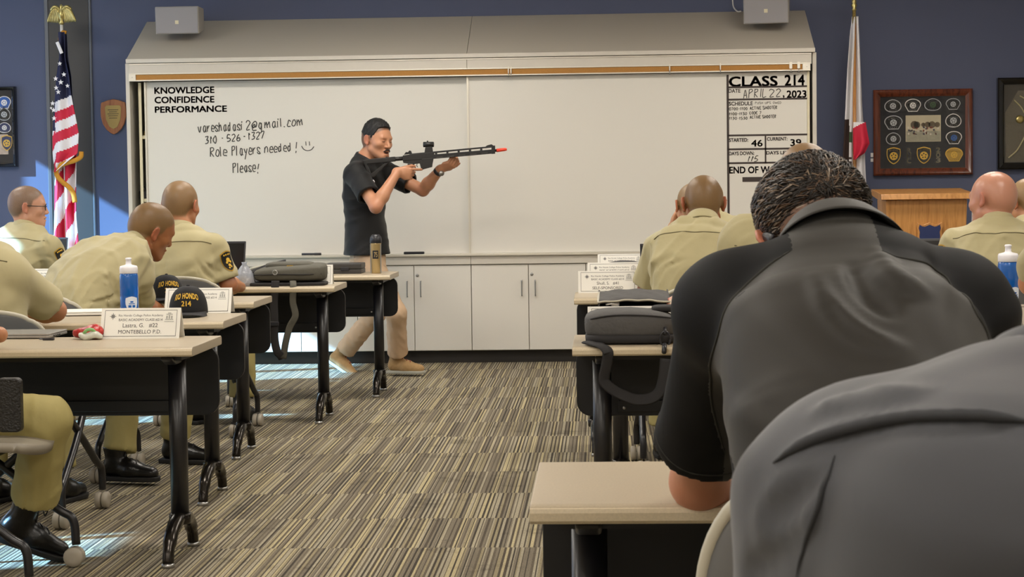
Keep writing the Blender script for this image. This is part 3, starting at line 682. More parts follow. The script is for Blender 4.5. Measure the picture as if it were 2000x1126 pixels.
# ------------------------------------------------------------------ flags
def flag_pole(t, topz, r, m_):
    MB().lathe([(r, .03), (r, topz)], n=14).build('pole', m_, t, True)
    MB().lathe([(.17, 0), (.17, .015), (.05, .03), (.04, .06), (.02, .065)], n=28).build('base', M['gold'], t, True)
def cloth(name, t, c, L, R, nu, nv, colf, mats, depth, parent=None, folds=4.0, ph=0.0):
    """hanging cloth between pixel outlines L and R ((y, x) pairs); colf(px, py) picks the material slot"""
    Y = c[1]; ly = [p[0] for p in L]; lx = [p[1] for p in L]; rx = [np.interp(y, [p[0] for p in R], [p[1] for p in R]) for y in ly]
    V = []; Q = []
    for i in range(nu):
        y = ly[0] + (ly[-1] - ly[0]) * i / (nu - 1); a = np.interp(y, ly, lx); b = np.interp(y, ly, rx)
        for j in range(nv):
            u = j / (nv - 1); x = a + (b - a) * u
            amp = min(1, (y - ly[0]) / 60 + .25)
            q = at(x, y, Y); V.append((q[0] - c[0], depth * amp * (math.sin(folds * PI * u + ph + y * .004) + .35 * math.sin(9 * u + y * .02)) + depth * .9 * math.cos(PI * u) * -0, q[2] - c[2])); Q.append((x, y))
    Fc = [(i * nv + j, i * nv + j + 1, (i + 1) * nv + j + 1, (i + 1) * nv + j) for i in range(nu - 1) for j in range(nv - 1)]
    o = mesh_obj(name, V, Fc, mats[0], parent or t, True)
    for k in mats[1:]: o.data.materials.append(k)
    for f, p in zip(Fc, o.data.polygons): p.material_index = colf(sum(Q[i][0] for i in f) / 4, sum(Q[i][1] for i in f) / 4)
    s = o.modifiers.new('thick', 'SOLIDIFY'); s.thickness = .003
    return o
FYL = 14.02
c = at(126.5, 300, FYL); c[2] = 0
t = thing('american_flag', 'furled stars and stripes flag on an eagle-topped pole at the left wall', 'flag', tuple(c))
ez = at(126.5, 48, FYL)[2]
flag_pole(t, ez, .011, M['white'])
FM = [M['flag_red'], M['flag_white'], M['flag_blue']]
def stripe(k): return 0 if int(math.floor(k)) % 2 == 0 else 1
def back_col(x, y):
    if y < 245 + (x - 106) * .2 and x < 120: return 2
    if y < 260: return 2
    return stripe((y * .55 + x * 1.15 + 4) / 27 + 0)
cloth('fly', t, c, [(66, 118), (112, 119), (149, 113), (187, 111), (224, 108), (261, 106), (299, 105), (340, 104), (420, 104), (486, 103)],
      [(66, 131), (112, 133), (149, 141), (187, 143), (224, 148), (261, 150), (299, 151), (340, 151), (420, 152), (486, 157)], 150, 46, back_col, FM, .03, folds=5)
def front_col(x, y):
    yy = y + (x - 140) * .42
    if yy < 189: return 2
    if x < 112 + (y - 200) * .03: return 2 if y < 255 else stripe((y + x * 2) / 30)
    return stripe((yy - 189) / 20.0 + 1)
c2 = c.copy(); c2[1] -= 0
fo = cloth('canton_fold', t, c, [(64, 118), (112, 119), (149, 114), (187, 112), (224, 109), (261, 107), (299, 107), (312, 108), (336, 112)],
           [(64, 132), (112, 134), (149, 142), (187, 146), (224, 153), (261, 160), (294, 164), (306, 150), (336, 114)], 120, 40, front_col, FM, .022, folds=3, ph=.7)
for v in fo.data.vertices: v.co.y -= .07
st = MB()
for x, y, r in ((125, 126, 4.5), (133, 147, 5), (117, 155, 5), (127, 162, 5.5), (140, 169, 4.5), (118, 173, 5), (122, 181, 5), (111, 203, 5), (113, 216, 5), (114, 232, 5), (108, 212, 3)):
    q = at(x, y, FYL); P = []
    for k in range(10):
        a = PI / 2 + k * PI / 5; rr = (r if k % 2 == 0 else r * .42) / 270; P.append((q[0] - c[0] + rr * math.cos(a), q[2] + rr * math.sin(a)))
    MB().prism(P, 'y', -.112, -.108).build('star', M['flag_white'], fo)
fr = MB()
pts = [(164, 296), (163, 306), (152, 313), (135, 318), (122, 324), (115, 333), (118, 345), (128, 356), (140, 366), (148, 378), (151, 395)]
P = spline([at(x, y, FYL) - c + np.array([0, -.075 + .0012 * k, 0]) for k, (x, y) in enumerate(pts)], 8)
fr.tube(P, .016, 8, flat=(.018, .010)); fr.build('fringe', M['fringe'], fo, True)
fr = MB(); P = spline([at(x, y, FYL) - c + np.array([0, -.02, 0]) for x, y in ((131, 64), (124, 63), (119, 70), (118, 80))], 8)
fr.tube(P, .012, 8); fr.build('fringe', M['fringe'], t, True)
cl = MB(); a_, b_ = at(119, 84, FYL) - c, at(128, 106, FYL) - c
cl.tube([a_ + np.array([0, -.1, 0]), b_ + np.array([0, -.1, 0])], .01, 6, flat=(.012, .004)); cl.build('pole_sleeve', M['flag_white'], fo)
# eagle finial
fz = ez
eg = MB()
eg.lathe([(.016, fz), (.02, fz + .015), (.012, fz + .03), (.02, fz + .05), (.022, fz + .075), (.016, fz + .1), (.012, fz + .115), (.013, fz + .13), (.009, fz + .142), (.002, fz + .148)], n=14)
eg.tube([(.004, -.006, fz + .133), (.02, -.012, fz + .131), (.026, -.012, fz + .124)], [.006, .004, .001], 6)
for s in (-1, 1):
    for k in range(7):
        q = k / 6
        a0 = (s * (.012 + .05 * q), 0, fz + .095 + .03 * math.sin(q * 2.6)); a1 = (s * (.022 + .075 * q), .004, fz + .06 - .028 * q + .02 * math.sin(q * 3))
        a2 = (s * (.026 + .068 * q), .004, fz + .012 + .008 * q)
        eg.tube(spline([a0, a1, a2], 4), [.011, .012, .012, .011, .011, .010, .009, .006, .003], 7)
    eg.tube(spline([(0, 0, fz + .1), (s * .035, -.006, fz + .128), (s * .06, -.006, fz + .122), (s * .075, 0, fz + .10)], 4), [.012] * 12 + [.006], 8)
eg.build('eagle_finial', M['gold'], t, True)
# california flag
FYR = 14.05
c = at(1669, 250, FYR); c[2] = 0
t = thing('state_flag', 'white state flag with a red band hanging on a brass-tipped pole at the right', 'flag', tuple(c))
pz = at(1669, 34, FYR)[2]; flag_pole(t, pz, .012, M['oak'])
fp = MB().lathe([(.013, pz - .04), (.013, pz + .05), (.02, pz + .055), (.012, pz + .065), (.022, pz + .085), (.012, pz + .1), (.02, pz + .108), (.014, pz + .115), (.028, pz + .15), (.002, pz + .27)], n=16).build('brass_finial', M['gold'], t, True)
CM = [M['flag_white'], M['flag_red'], M['flag_brown'], M['flag_green']]
def cal(x, y):
    if y > 233 and x < 1659 - (y - 233) * .012: return 2
    if y > 300 and x < 1662 and int(y / 5) % 2: return 2
    if 258 < y < 280 and 1658 < x < 1663: return 3
    return 0
cloth('fly', t, c, [(32, 1664), (60, 1661), (100, 1658), (140, 1655), (200, 1652), (240, 1650), (300, 1647), (330, 1646), (420, 1652), (520, 1655)],
      [(32, 1676), (60, 1677), (100, 1679), (140, 1681), (200, 1684), (240, 1687), (300, 1690), (330, 1691), (420, 1696), (520, 1700)], 120, 40, cal, CM, .03, folds=4)
rb = cloth('red_band', t, c, [(239, 1664), (251, 1663.5), (280, 1664), (298, 1664.5), (312, 1665)], [(239, 1688), (251, 1690), (280, 1696), (291, 1697), (312, 1668)], 40, 24, lambda x, y: 1 if y > 250 - (x - 1664) * .48 else 0, CM[:2], .018, folds=2)
for v in rb.data.vertices: v.co.y -= .075

# ------------------------------------------------------------------ lectern
LY = 13.05; a, b = at(1719, 388, LY), at(1900, 376, LY); cx = (a[0] + b[0]) / 2; hw = (b[0] - a[0]) / 2; tz = b[2]
t = thing('lectern', 'oak lectern with a navy shield emblem, standing below the mahogany frame', 'lectern', (cx, LY, 0))
V = [(-hw * .80, -.012), (hw * .80, -.012), (hw * .86, .42), (-hw * .86, .42)]
bw = hw * .88; bw2 = hw * .78
bd = MB().add([(-bw2, 0, .08), (bw2, 0, .08), (bw2, .4, .08), (-bw2, .4, .08), (-bw, 0, tz - .042), (bw, 0, tz - .042), (bw, .4, tz - .042), (-bw, .4, tz - .042)], [(3, 2, 1, 0), (4, 5, 6, 7), (0, 1, 5, 4), (1, 2, 6, 5), (2, 3, 7, 6), (3, 0, 4, 7)])
bd.build('body', M['oak'], t, bev=.004)
MB().box(-bw2 - .02, bw2 + .02, -.02, .42, 0, .08).build('plinth', M['oak'], t, bev=.004)
MB().prism([(-.055, tz - .040), (-.045, tz - .002), (-.03, tz), (.43, tz + .03), (.45, tz + .02), (.45, tz - .01), (.1, tz - .041)], 'x', -hw, hw).build('sloped_top', M['oak'], t, bev=.003)
q = at(1815, 462, LY); ex, ez_ = q[0] - cx, q[2]
em = MB().prism([(x + ex, z + ez_) for x, z in shield_poly(.175, .19)], 'y', -.018, -.001).build('emblem_shield', M['oak'], t, bev=.003)
MB().prism([(x + ex, z + ez_) for x, z in shield_poly(.145, .16)], 'y', -.021, -.0185).build('emblem_field', M['pod_navy'], em)
# white cloth banner beside the lectern
YQ = 13.6; a = at(1914, 400, YQ)
t = thing('white_banner', 'white cloth hanging on a pole just right of the lectern', 'flag', (a[0], YQ, 0))
MB().lathe([(.012, .03), (.012, 1.10)], n=12).build('pole', M['oak'], t, True)
MB().lathe([(.16, 0), (.16, .015), (.04, .04), (.02, .05)], n=24).build('base', M['gold'], t, True)
MB().grid(lambda u, v: (-.055 + .13 * u + .03 * (1 - v) * (u - .4), -.02 + .02 * math.sin(u * 11 + v), .75 + .37 * v), 24, 12).build('fly', M['flag_white'], t, True)

# ------------------------------------------------------------------ training tables
def make_table(L, where, x0, y0, name='training_table'):
    """x0 = left end, y0 = front edge (the side the students sit at is the front, towards the lens)"""
    t = thing(name, where, 'table', (x0, y0, 0), 0, 'training tables in rows'); D = .50; CYL = .19
    MB().prism([(.006, .703), (D - .004, .703), (D, .710), (D, .728), (D - .006, .735), (.012, .735), (.002, .730), (-.004, .722), (-.003, .712)], 'x', 0, L).build('tabletop', M['table_top'], t, bev=.003)
    MB().prism([(-.0045, .709), (.001, .7035), (.0015, .7295), (-.0015, .7285), (-.0052, .722)], 'x', .001, L - .001).build('edge_band', M['table_edge'], t)
    MB().box(.05, L - .05, .06, D - .06, .685, .7025).build('apron', M['panel'], t)
    pw = rrect(L - .012, .245, .05, 5, L / 2, .5775)
    pw = [(x, z if z < .6 else z) for x, z in pw]
    pn = MB().prism(pw, 'y', D - .04, D - .022).build('modesty_panel', M['panel'], t, bev=.003)
    MB().box(.15, L - .15, D - .055, D - .041, .47, .51).build('panel_lip', M['panel'], pn, bev=.003)
    for x in (.17, L - .17): MB().lathe([(.006, 0), (.006, -.003), (.003, -.005)], (x, D - .055, .485), 10, 'y').build('rivet', M['steel'], pn, True)
    for x in (.095, L - .095):
        l = MB().lathe([(.031, .12), (.031, .69)], (x, CYL, 0), 20).build('leg', M['black_metal'], t, True)
        MB().prism([(.03, .702), (D - .08, .702), (D - .08, .690), (CYL + .09, .668), (CYL - .09, .668), (.03, .690)], 'x', x - .022, x + .022).build('bracket', M['black_metal'], l, bev=.006)
        MB().lathe([(.036, .115), (.038, .12), (.038, .145), (.034, .15)], (x, CYL, 0), 20).build('collar', M['foot_metal'], l, True)
        for s in (-1, 1):
            pts = spline([(x, CYL + s * .012, .135), (x, CYL + s * .07, .128), (x, CYL + s * .14, .10), (x, CYL + s * .185, .055), (x, CYL + s * .20, .012)], 5)
            MB().tube(pts, [.026] * 8 + [.024] * 6 + [.02] * 6 + [.018], 10).build('foot', M['foot_metal'], l, True)
            MB().lathe([(.022, 0), (.022, .012), (.012, .018)], (x, CYL + s * .2, 0), 14).build('glide', M['steel'], l, True)
    return t
YA, YB_, YC, YD, YE_ = 6.37, 7.64, 8.95, 10.30, 11.60
tabs = {}
for k, y0, xr, lab in (('A', YA, -1.365, 'nearest left-hand table, with the readable name card and red snack bag'), ('B', YB_, -1.51, 'second left-hand table, holding the upright blue bottle and black cap'), ('C', YC, -1.625, 'third left-hand table, where the leaning cadet sits'),
                    ('D', YD, -1.435, 'fourth left-hand table, with the olive backpack on it'), ('E', YE_, -1.28, 'farthest left-hand table, with the steel tumbler on it')):
    make_table(1.52 if k in 'ABC' else 1.83, 'beige table, ' + lab, xr - (1.52 if k in 'ABC' else 1.83), y0)
for y0, xr, lab in ((YD, -3.30, 'partly hidden left of the fourth left-hand table'), (YE_, -3.15, 'in front of the cadet with glasses')):
    make_table(1.5, 'beige training table ' + lab, xr - 1.5, y0)
for y0, xl, lab in ((3.13, -.125, 'closest to the lens, under the elbow of the man in the black polo'), (6.25, -.105, 'under the charcoal backpack with the long strap'), (7.6, -.035, 'behind the charcoal backpack, under the gaping laptop bag'), (8.98, -.14, 'carrying the name card numbered 41'), (10.33, -.1, 'behind the name card numbered 41, under the small dark bag'), (11.66, -.08, 'farthest right-hand row, only its name card showing')):
    make_table(1.83, 'beige table ' + lab, xl, y0)
make_table(1.5, 'beige training table at the far right, under the elbow beyond the frame', 1.78, 6.45)
make_table(1.5, 'beige training table at the far right, in front of the bald cadet', 1.80, 9.35)

# ------------------------------------------------------------------ chairs
def shell_pt(u, v, w_, z0, h, y0, lean, curve):
    x = (2 * u - 1); zz = v
    hwid = w_ * (1 - .10 * zz ** 2)
    return (x * hwid, y0 - lean * zz + curve * (1 - x * x) * -1 + curve, z0 + h * zz)
def rounded_shell(mb, fn, nu=17, nv=17, th=.012, corner=.25):
    """solid curved plate from fn(u, v) with rounded corners"""
    def sq(u, v):
        a, b = 2 * u - 1, 2 * v - 1
        k = 1 - corner * (a * a * b * b); return .5 + .5 * a * k, .5 + .5 * b * k
    P = np.array([[fn(*sq(i / (nu - 1), j / (nv - 1))) for j in range(nv)] for i in range(nu)], float)
    du = np.gradient(P, axis=0); dv = np.gradient(P, axis=1); N = np.cross(du, dv); N /= np.linalg.norm(N, axis=2, keepdims=True) + 1e-9
    A, B = P + N * th / 2, P - N * th / 2; n = nu * nv; idx = lambda i, j: i * nv + j
    V = list(A.reshape(-1, 3)) + list(B.reshape(-1, 3)); Fc = []
    for i in range(nu - 1):
        for j in range(nv - 1):
            a, b, c_, d = idx(i, j), idx(i, j + 1), idx(i + 1, j + 1), idx(i + 1, j); Fc += [(a, d, c_, b), (a + n, b + n, c_ + n, d + n)]
    ring = [idx(i, 0) for i in range(nu)] + [idx(nu - 1, j) for j in range(1, nv)] + [idx(i, nv - 1) for i in range(nu - 2, -1, -1)] + [idx(0, j) for j in range(nv - 2, 0, -1)]
    for k in range(len(ring)):
        a, b = ring[k], ring[(k + 1) % len(ring)]; Fc.append((a, b, b + n, a + n))
    mb.add(V, Fc); return [P[i // nv, i % nv] for i in ring]
def make_chair(label):
    t = thing('nesting_chair', label, 'chair', (0, 0, 0), 0, 'grey caster chairs')
    b = MB(); ring = rounded_shell(b, lambda u, v: shell_pt(u, v, .235, .54, .275, -.235, .06, .055), th=.012)
    bk = b.build('backrest', M['chair_shell'], t, True)
    MB().tube(ring + [ring[0]], .009, 8, cap=False).build('rim', M['chair_rim'], bk, True)
    s = MB(); ring = rounded_shell(s, lambda u, v: ((2 * u - 1) * .225, -.21 + .43 * v, .455 + .012 * (2 * u - 1) ** 2 - .02 * max(0, v - .75) * 4 * (v - .75) * 4), th=.03)
    s.build('seat', M['arm_pad'], t, True)
    for sx in (-1, 1):
        f = MB().tube(spline([(sx * .245, -.13, .43), (sx * .255, .0, .33), (sx * .265, .16, .20), (sx * .268, .215, .16), (sx * .268, .225, .075)], 6), .0145, 10).build('front_leg', M['black_metal'], t, True)
        r = MB().tube(spline([(sx * .25, .1, .43), (sx * .262, -.05, .30), (sx * .27, -.2, .19), (sx * .272, -.245, .15), (sx * .272, -.25, .075)], 6), .0145, 10).build('rear_leg', M['black_metal'], t, True)
        for par, y_ in ((f, .225), (r, -.25)):
            for o_ in (-.014, .014): MB().lathe([(.012, -.011), (.03, -.011), (.033, -.006), (.033, .006), (.03, .011), (.012, .011)], (sx * .27 + o_, y_ - .008, .034), 18, 'x').build('caster', M['caster'], par, True)
        MB().tube(spline([(sx * .235, -.245, .60), (sx * .25, -.23, .50), (sx * .25, -.15, .43), (sx * .245, .05, .432)], 6), .0145, 10).build('side_frame', M['black_metal'], t, True)
        MB().lathe([(.03, -.018), (.055, -.012), (.055, .012), (.03, .018)], (sx * .265, -.16, .475), 18, 'x').build('hub', M['caster'], t, True)
    MB().box(-.245, .245, -.11, -.08, .425, .442).box(-.245, .245, .06, .09, .425, .442).build('crossbar', M['black_metal'], t)
    return t
chair0 = make_chair('x'); _first = [True]
def chair(x, y, deg, label):
    o = chair0 if _first[0] else copy_tree(chair0); _first[0] = False
    o.location = (x, y, 0); o.rotation_euler = (0, 0, math.radians(deg)); o['label'] = label; return o
# ------------------------------------------------------------------ chairs in place
chair(-2.0, 6.12, -90, 'grey caster chair at the nearest left table, its arm pad under the turned cadet')
chair(-2.28, 7.38, -4, 'grey caster chair at the second left table, under the cadet with folded arms')
chair(-2.42, 8.52, -8, 'grey caster chair at the third left table, behind the leaning cadet')
chair(-2.13, 10.02, -4, 'grey caster chair at the fourth left table, its back behind the shaved cadet and caps')
chair(-1.93, 11.42, 6, 'empty grey caster chair at the farthest left table, beyond the olive backpack')
chair(-3.42, 11.35, -10, 'grey caster chair under the cadet with glasses')
chair(.42, 8.62, 3, 'grey caster chair behind the gaping laptop bag, at the table of the name card 41')
chair(.62, 5.78, 0, 'grey caster chair hidden behind the man in the black polo')
chair(1.73, 8.82, 8, 'grey caster chair under the bald cadet before the lectern')
chair(2.22, 10.22, 5, 'grey caster chair under the cadet at the right edge')
# ------------------------------------------------------------------ figures: smooth implicit surfaces turned into meshes
A3 = lambda *v: np.array(v, float)
def nrm(v): v = np.asarray(v, float); return v / (np.linalg.norm(v) + 1e-9)
class Sdf:
    def __init__(s): s.ops = []; s.lo = A3(9e9, 9e9, 9e9); s.hi = -s.lo
    def grow(s, c, r): s.lo = np.minimum(s.lo, np.asarray(c) - r); s.hi = np.maximum(s.hi, np.asarray(c) + r)
    def rc(s, a, b, r1, r2, k=.02, op='u', ax=None, sc=1.0):
        a, b = np.asarray(a, float), np.asarray(b, float); ab = b - a; L = ab @ ab + 1e-12
        def f(P):
            t = np.clip((P - a) @ ab / L, 0, 1); o = P - a - t[:, None] * ab
            if ax is not None: o = o + (o @ ax)[:, None] * ax * (1 / sc - 1)
            return np.sqrt((o * o).sum(1)) - (r1 + (r2 - r1) * t)
        if op == 'u': s.grow(a, r1 * max(1, sc)); s.grow(b, r2 * max(1, sc))
        s.ops.append((f, k, op)); return s
    def chain(s, pts, rad, k=.02):
        for i in range(len(pts) - 1): s.rc(pts[i], pts[i + 1], rad[i], rad[i + 1], k)
        return s
    def ell(s, c, r, Rm=None, k=.02, op='u'):
        c, r = np.asarray(c, float), np.asarray(r, float)
        def f(P):
            q = P - c
            if Rm is not None: q = q @ Rm
            k0 = np.sqrt(((q / r) ** 2).sum(1)); k1 = np.sqrt(((q / (r * r)) ** 2).sum(1)) + 1e-9
            return k0 * (k0 - 1) / k1
        if op == 'u': s.grow(c, r.max())
        s.ops.append((f, k, op)); return s
    def plane(s, p, n, k=.0): # keeps the side the normal points away from
        p, n = np.asarray(p, float), nrm(n); s.ops.append((lambda P: (P - p) @ n, k, 'i')); return s
    def cutcap(s, p, n, rad):  # removes everything beyond the plane but only within rad of p
        p, n = np.asarray(p, float), nrm(n)
        s.ops.append((lambda P: np.maximum(-((P - p) @ n), np.sqrt(((P - p) ** 2).sum(1)) - rad), 0, 's')); return s
    def loft(s, st, k=.02, infl=0.0):
        """st: list of (centre, right, fwd, half width, half depth)"""
        C = [np.asarray(q[0], float) for q in st]; n = len(st)
        for q in st: s.grow(q[0], max(q[3], q[4]) + infl)
        def f(P):
            best = np.full(len(P), 9e9)
            for i in range(n - 1):
                a, b = C[i], C[i + 1]; ab = b - a; L2 = ab @ ab; L = math.sqrt(L2)
                tr = (P - a) @ ab / L2; t = np.clip(tr, 0, 1)[:, None]
                o = P - a - t * ab
                R_ = st[i][1] * (1 - t) + st[i + 1][1] * t; F_ = st[i][2] * (1 - t) + st[i + 1][2] * t
                w_ = st[i][3] * (1 - t) + st[i + 1][3] * t + infl; d_ = st[i][4] * (1 - t) + st[i + 1][4] * t + infl
                x = (o * R_).sum(1) / w_[:, 0]; y = (o * F_).sum(1) / d_[:, 0]
                ax = (tr - t[:, 0]) * L / np.minimum(w_, d_)[:, 0]
                d = (np.power(np.abs(x) ** 2.5 + np.abs(y) ** 2.5 + 1e-12, 1 / 2.5)); d = np.sqrt(d * d + ax * ax)
                best = np.minimum(best, (d - 1) * np.minimum(w_, d_)[:, 0])
            return best
        s.ops.append((f, k, 'u')); return s
    def disp(s, fn): s.ops.append((fn, 0, 'd')); return s
    def sub(s, other, k=.02, tr=None, bound=None):
        """union with a whole other field, evaluated in a moved frame tr=(centre, rotation, scale)"""
        c, Rm, sc = tr
        def f(P):
            q = (P - c); d = np.sqrt((q * q).sum(1)) - bound * .9; near = d < bound * .5; out = d + bound * .1
            if near.any(): out[near] = other(q[near] @ Rm / sc) * sc
            return out
        s.grow(c, bound); s.ops.append((f, k, 'u')); return s
    def __call__(s, P):
        d = None
        for f, k, op in s.ops:
            e = f(P)
            if d is None: d = e; continue
            if op == 'd': d = d + e
            elif op == 'u':
                if k > 0: h = np.clip(.5 + .5 * (d - e) / k, 0, 1); d = d * (1 - h) + e * h - k * h * (1 - h)
                else: d = np.minimum(d, e)
            elif op == 's':
                if k > 0: h = np.clip(.5 - .5 * (d + e) / k, 0, 1); d = d * (1 - h) - e * h + k * h * (1 - h)
                else: d = np.maximum(d, -e)
            else: d = np.maximum(d, e)
        return d
def wrinkle(seed, amp, wl=.10, warp=1.3, squash=(1, 1, 1)):
    rs = np.random.RandomState(seed); K = rs.normal(size=(5, 3)); K /= np.linalg.norm(K, axis=1)[:, None]; K *= (2 * PI / (wl * rs.uniform(.6, 1.8, 5)))[:, None]; K *= np.asarray(squash); ph = rs.uniform(0, 6, 5)
    def f(P):
        w_ = warp * np.sin(P @ (K[0] * .35) + ph[0]) + warp * np.sin(P @ (K[1] * .3) + ph[1]); d = 0
        for i in range(2, 5):
            q = np.sin(P @ K[i] + ph[i] + w_ * (1 + .4 * i)); d = d - np.maximum(q, 0) ** 2 * amp / 2 + amp / 6
        return d
    return f
def surface(f, h, pad=.02, lo=None, hi=None):
    """narrow-band surface nets of field f"""
    lo = (f.lo - pad) if lo is None else np.asarray(lo, float); hi = (f.hi + pad) if hi is None else np.asarray(hi, float)
    B = 4; nb = np.ceil((hi - lo) / (h * B)).astype(int) + 1; H = h * B
    g = np.stack(np.meshgrid(*[np.arange(n) for n in nb], indexing='ij'), -1).reshape(-1, 3)
    dc = f(lo + (g + .5) * H - h * .5); near = np.abs(dc) < H * 1.35
    D = np.repeat(np.repeat(np.repeat(np.where(dc > 0, 1., -1.).astype(np.float32).reshape(nb), B, 0), B, 1), B, 2)
    gi = g[near]; of = np.stack(np.meshgrid(*[np.arange(B)] * 3, indexing='ij'), -1).reshape(-1, 3)
    idx = (gi[:, None, :] * B + of[None]).reshape(-1, 3); vals = np.empty(len(idx), np.float32)
    for k in range(0, len(idx), 400000): vals[k:k + 400000] = f(lo + idx[k:k + 400000] * h)
    D[idx[:, 0], idx[:, 1], idx[:, 2]] = vals
    S = D < 0; n = np.array(D.shape)
    cnt = np.zeros(n - 1, np.int8)
    for a in (0, 1):
        for b in (0, 1):
            for c in (0, 1): cnt += S[a:n[0] - 1 + a, b:n[1] - 1 + b, c:n[2] - 1 + c]
    act = np.argwhere((cnt > 0) & (cnt < 8))
    vid = np.full(n - 1, -1, np.int32); vid[act[:, 0], act[:, 1], act[:, 2]] = np.arange(len(act))
    acc = np.zeros((len(act), 3)); num = np.zeros(len(act))
    cor = [(a, b, c) for a in (0, 1) for b in (0, 1) for c in (0, 1)]
    cv = {q: D[act[:, 0] + q[0], act[:, 1] + q[1], act[:, 2] + q[2]] for q in cor}
    for p in cor:
        for ax in range(3):
            if p[ax] == 0:
                q = list(p); q[ax] = 1; q = tuple(q); a, b = cv[p], cv[q]; m_ = (a < 0) != (b < 0)
                t = np.where(m_, a / np.where(m_, a - b, 1), 0); pt = np.tile(np.array(p, float), (len(act), 1)); pt[:, ax] += t
                acc[m_] += pt[m_]; num[m_] += 1
    V = lo + (act + acc / num[:, None]) * h
    Fs = []
    for ax in range(3):
        o1, o2 = [(1, 2), (2, 0), (0, 1)][ax]
        sl0 = [slice(1, n[i] - 1) for i in range(3)]; sl0[ax] = slice(0, n[ax] - 1); sl1 = list(sl0); sl1[ax] = slice(1, n[ax])
        a, b = S[tuple(sl0)], S[tuple(sl1)]
        e = np.argwhere(a != b); off = np.array([1, 1, 1]); off[ax] = 0; e0 = e + off; ins = a[e[:, 0], e[:, 1], e[:, 2]]
        def cid(d1, d2):
            q = e0.copy(); q[:, o1] -= d1; q[:, o2] -= d2; return vid[q[:, 0], q[:, 1], q[:, 2]]
        quad = np.stack([cid(1, 1), cid(0, 1), cid(0, 0), cid(1, 0)], 1); quad[~ins] = quad[~ins][:, ::-1]
        Fs.append(quad)
    Fc = np.concatenate(Fs); Fc = Fc[(Fc >= 0).all(1)]
    return V, Fc
def np_mesh(name, V, Fc, mat_, parent=None, attrs=None, smooth=1):
    """surface-net arrays to a smooth-shaded object"""
    if smooth:   # one light relaxation takes the grid stepping out
        acc = np.zeros_like(V); num = np.zeros(len(V))
        for i in range(4):
            j = (i + 1) % 4
            np.add.at(acc, Fc[:, i], V[Fc[:, j]]); np.add.at(num, Fc[:, i], 1); np.add.at(acc, Fc[:, j], V[Fc[:, i]]); np.add.at(num, Fc[:, j], 1)
        for _ in range(smooth): V = V * .5 + .5 * acc / np.maximum(num, 1)[:, None]
    me = bpy.data.meshes.new(name); nf = len(Fc)
    me.vertices.add(len(V)); me.vertices.foreach_set('co', V.astype(np.float32).ravel())
    me.loops.add(nf * 4); me.loops.foreach_set('vertex_index', Fc.astype(np.int32).ravel())
    me.polygons.add(nf); me.polygons.foreach_set('loop_start', np.arange(0, nf * 4, 4, dtype=np.int32))
    me.update(calc_edges=True); me.polygons.foreach_set('use_smooth', np.ones(nf, bool))
    for k, v in (attrs or {}).items():
        at_ = me.attributes.new(k, 'FLOAT', 'POINT'); at_.data.foreach_set('value', v.astype(np.float32))
    o = bpy.data.objects.new(name, me); COL.objects.link(o); me.materials.append(mat_)
    if parent: o.parent = parent
    return o
def rot(yaw=0, pitch=0, roll=0):
    """columns right, forward, up; yaw turns left, pitch nods the face down, roll tips the crown to the right"""
    y, p, r = map(math.radians, (yaw, pitch, roll))
    Rz = A3([math.cos(y), -math.sin(y), 0], [math.sin(y), math.cos(y), 0], [0, 0, 1])
    Rx = A3([1, 0, 0], [0, math.cos(p), math.sin(p)], [0, -math.sin(p), math.cos(p)])
    Ry = A3([math.cos(r), 0, math.sin(r)], [0, 1, 0], [-math.sin(r), 0, math.cos(r)])
    return Rz @ Rx @ Ry
def head_field(mouth=0.0, ear_out=.35, nose=1.0, jaw=1.0):
    s = Sdf()
    s.ell((0, -.012, .03), (.0765, .098, .083)); s.ell((0, .03, -.02), (.064, .060, .085), k=.03)
    s.ell((0, -.055, -.01), (.060, .05, .06), k=.03)
    s.rc((0, .03, -.06), (0, .068, -.100), .048 * jaw, .026, k=.03)
    for q in (-1, 1):
        s.rc((q * .05, .004, -.06), (q * .02, .066, -.098), .018, .018, k=.025)
        s.ell((q * .043, .056, -.024), (.023, .026, .020), k=.022)
    s.rc((-.034, .079, .017), (.034, .079, .017), .011, .011, k=.018)
    for q in (-1, 1): s.ell((q * .031, .096, -.004), (.016, .014, .011), k=.012, op='s')
    for q in (-1, 1): s.ell((q * .031, .0765, -.004), (.0155, .0125, .0105), k=.004)
    s.rc((0, .087, .004), (0, .087 + .021 * nose, -.034), .007, .0115, k=.012)
    for q in (-1, 1): s.ell((q * .0125, .096, -.039), (.0085, .010, .0075), k=.007)
    s.ell((0, .090, -.064), (.023, .012, .008), k=.008); s.ell((0, .088, -.078 - .01 * mouth), (.020, .012, .0075), k=.008)
    s.ell((0, .100, -.0705 - .004 * mouth), (.020, .022, .0014 + .008 * mouth), k=.003, op='s')
    for q in (-1, 1):
        a = q * ear_out; Re = A3([math.cos(a), -math.sin(a), 0], [math.sin(a), math.cos(a), 0], [0, 0, 1]).T if False else rot(math.degrees(q * ear_out), 0, q * 8)
        s.ell((q * .083, -.014, -.004), (.0075, .019, .032), Re, k=.008)
        s.ell((q * .091, -.010, -.002), (.006, .011, .019), Re, k=.006, op='s')
        s.ell((q * .081, -.004, -.030), (.007, .009, .011), Re, k=.006)
    return s
def scalp(q):
    """0..1 cropped-hair coverage over head-local points"""
    y, z = q[:, 1], q[:, 2]
    line = np.interp(y, [-.12, -.05, -.03, .0, .018, .03, .05, .075, .09], [-.062, -.062, -.035, -.005, -.005, .03, .042, .066, .08])
    return np.clip((z - line) / .016 + .3, 0, 1) * (np.abs(q[:, 0]) < .081)
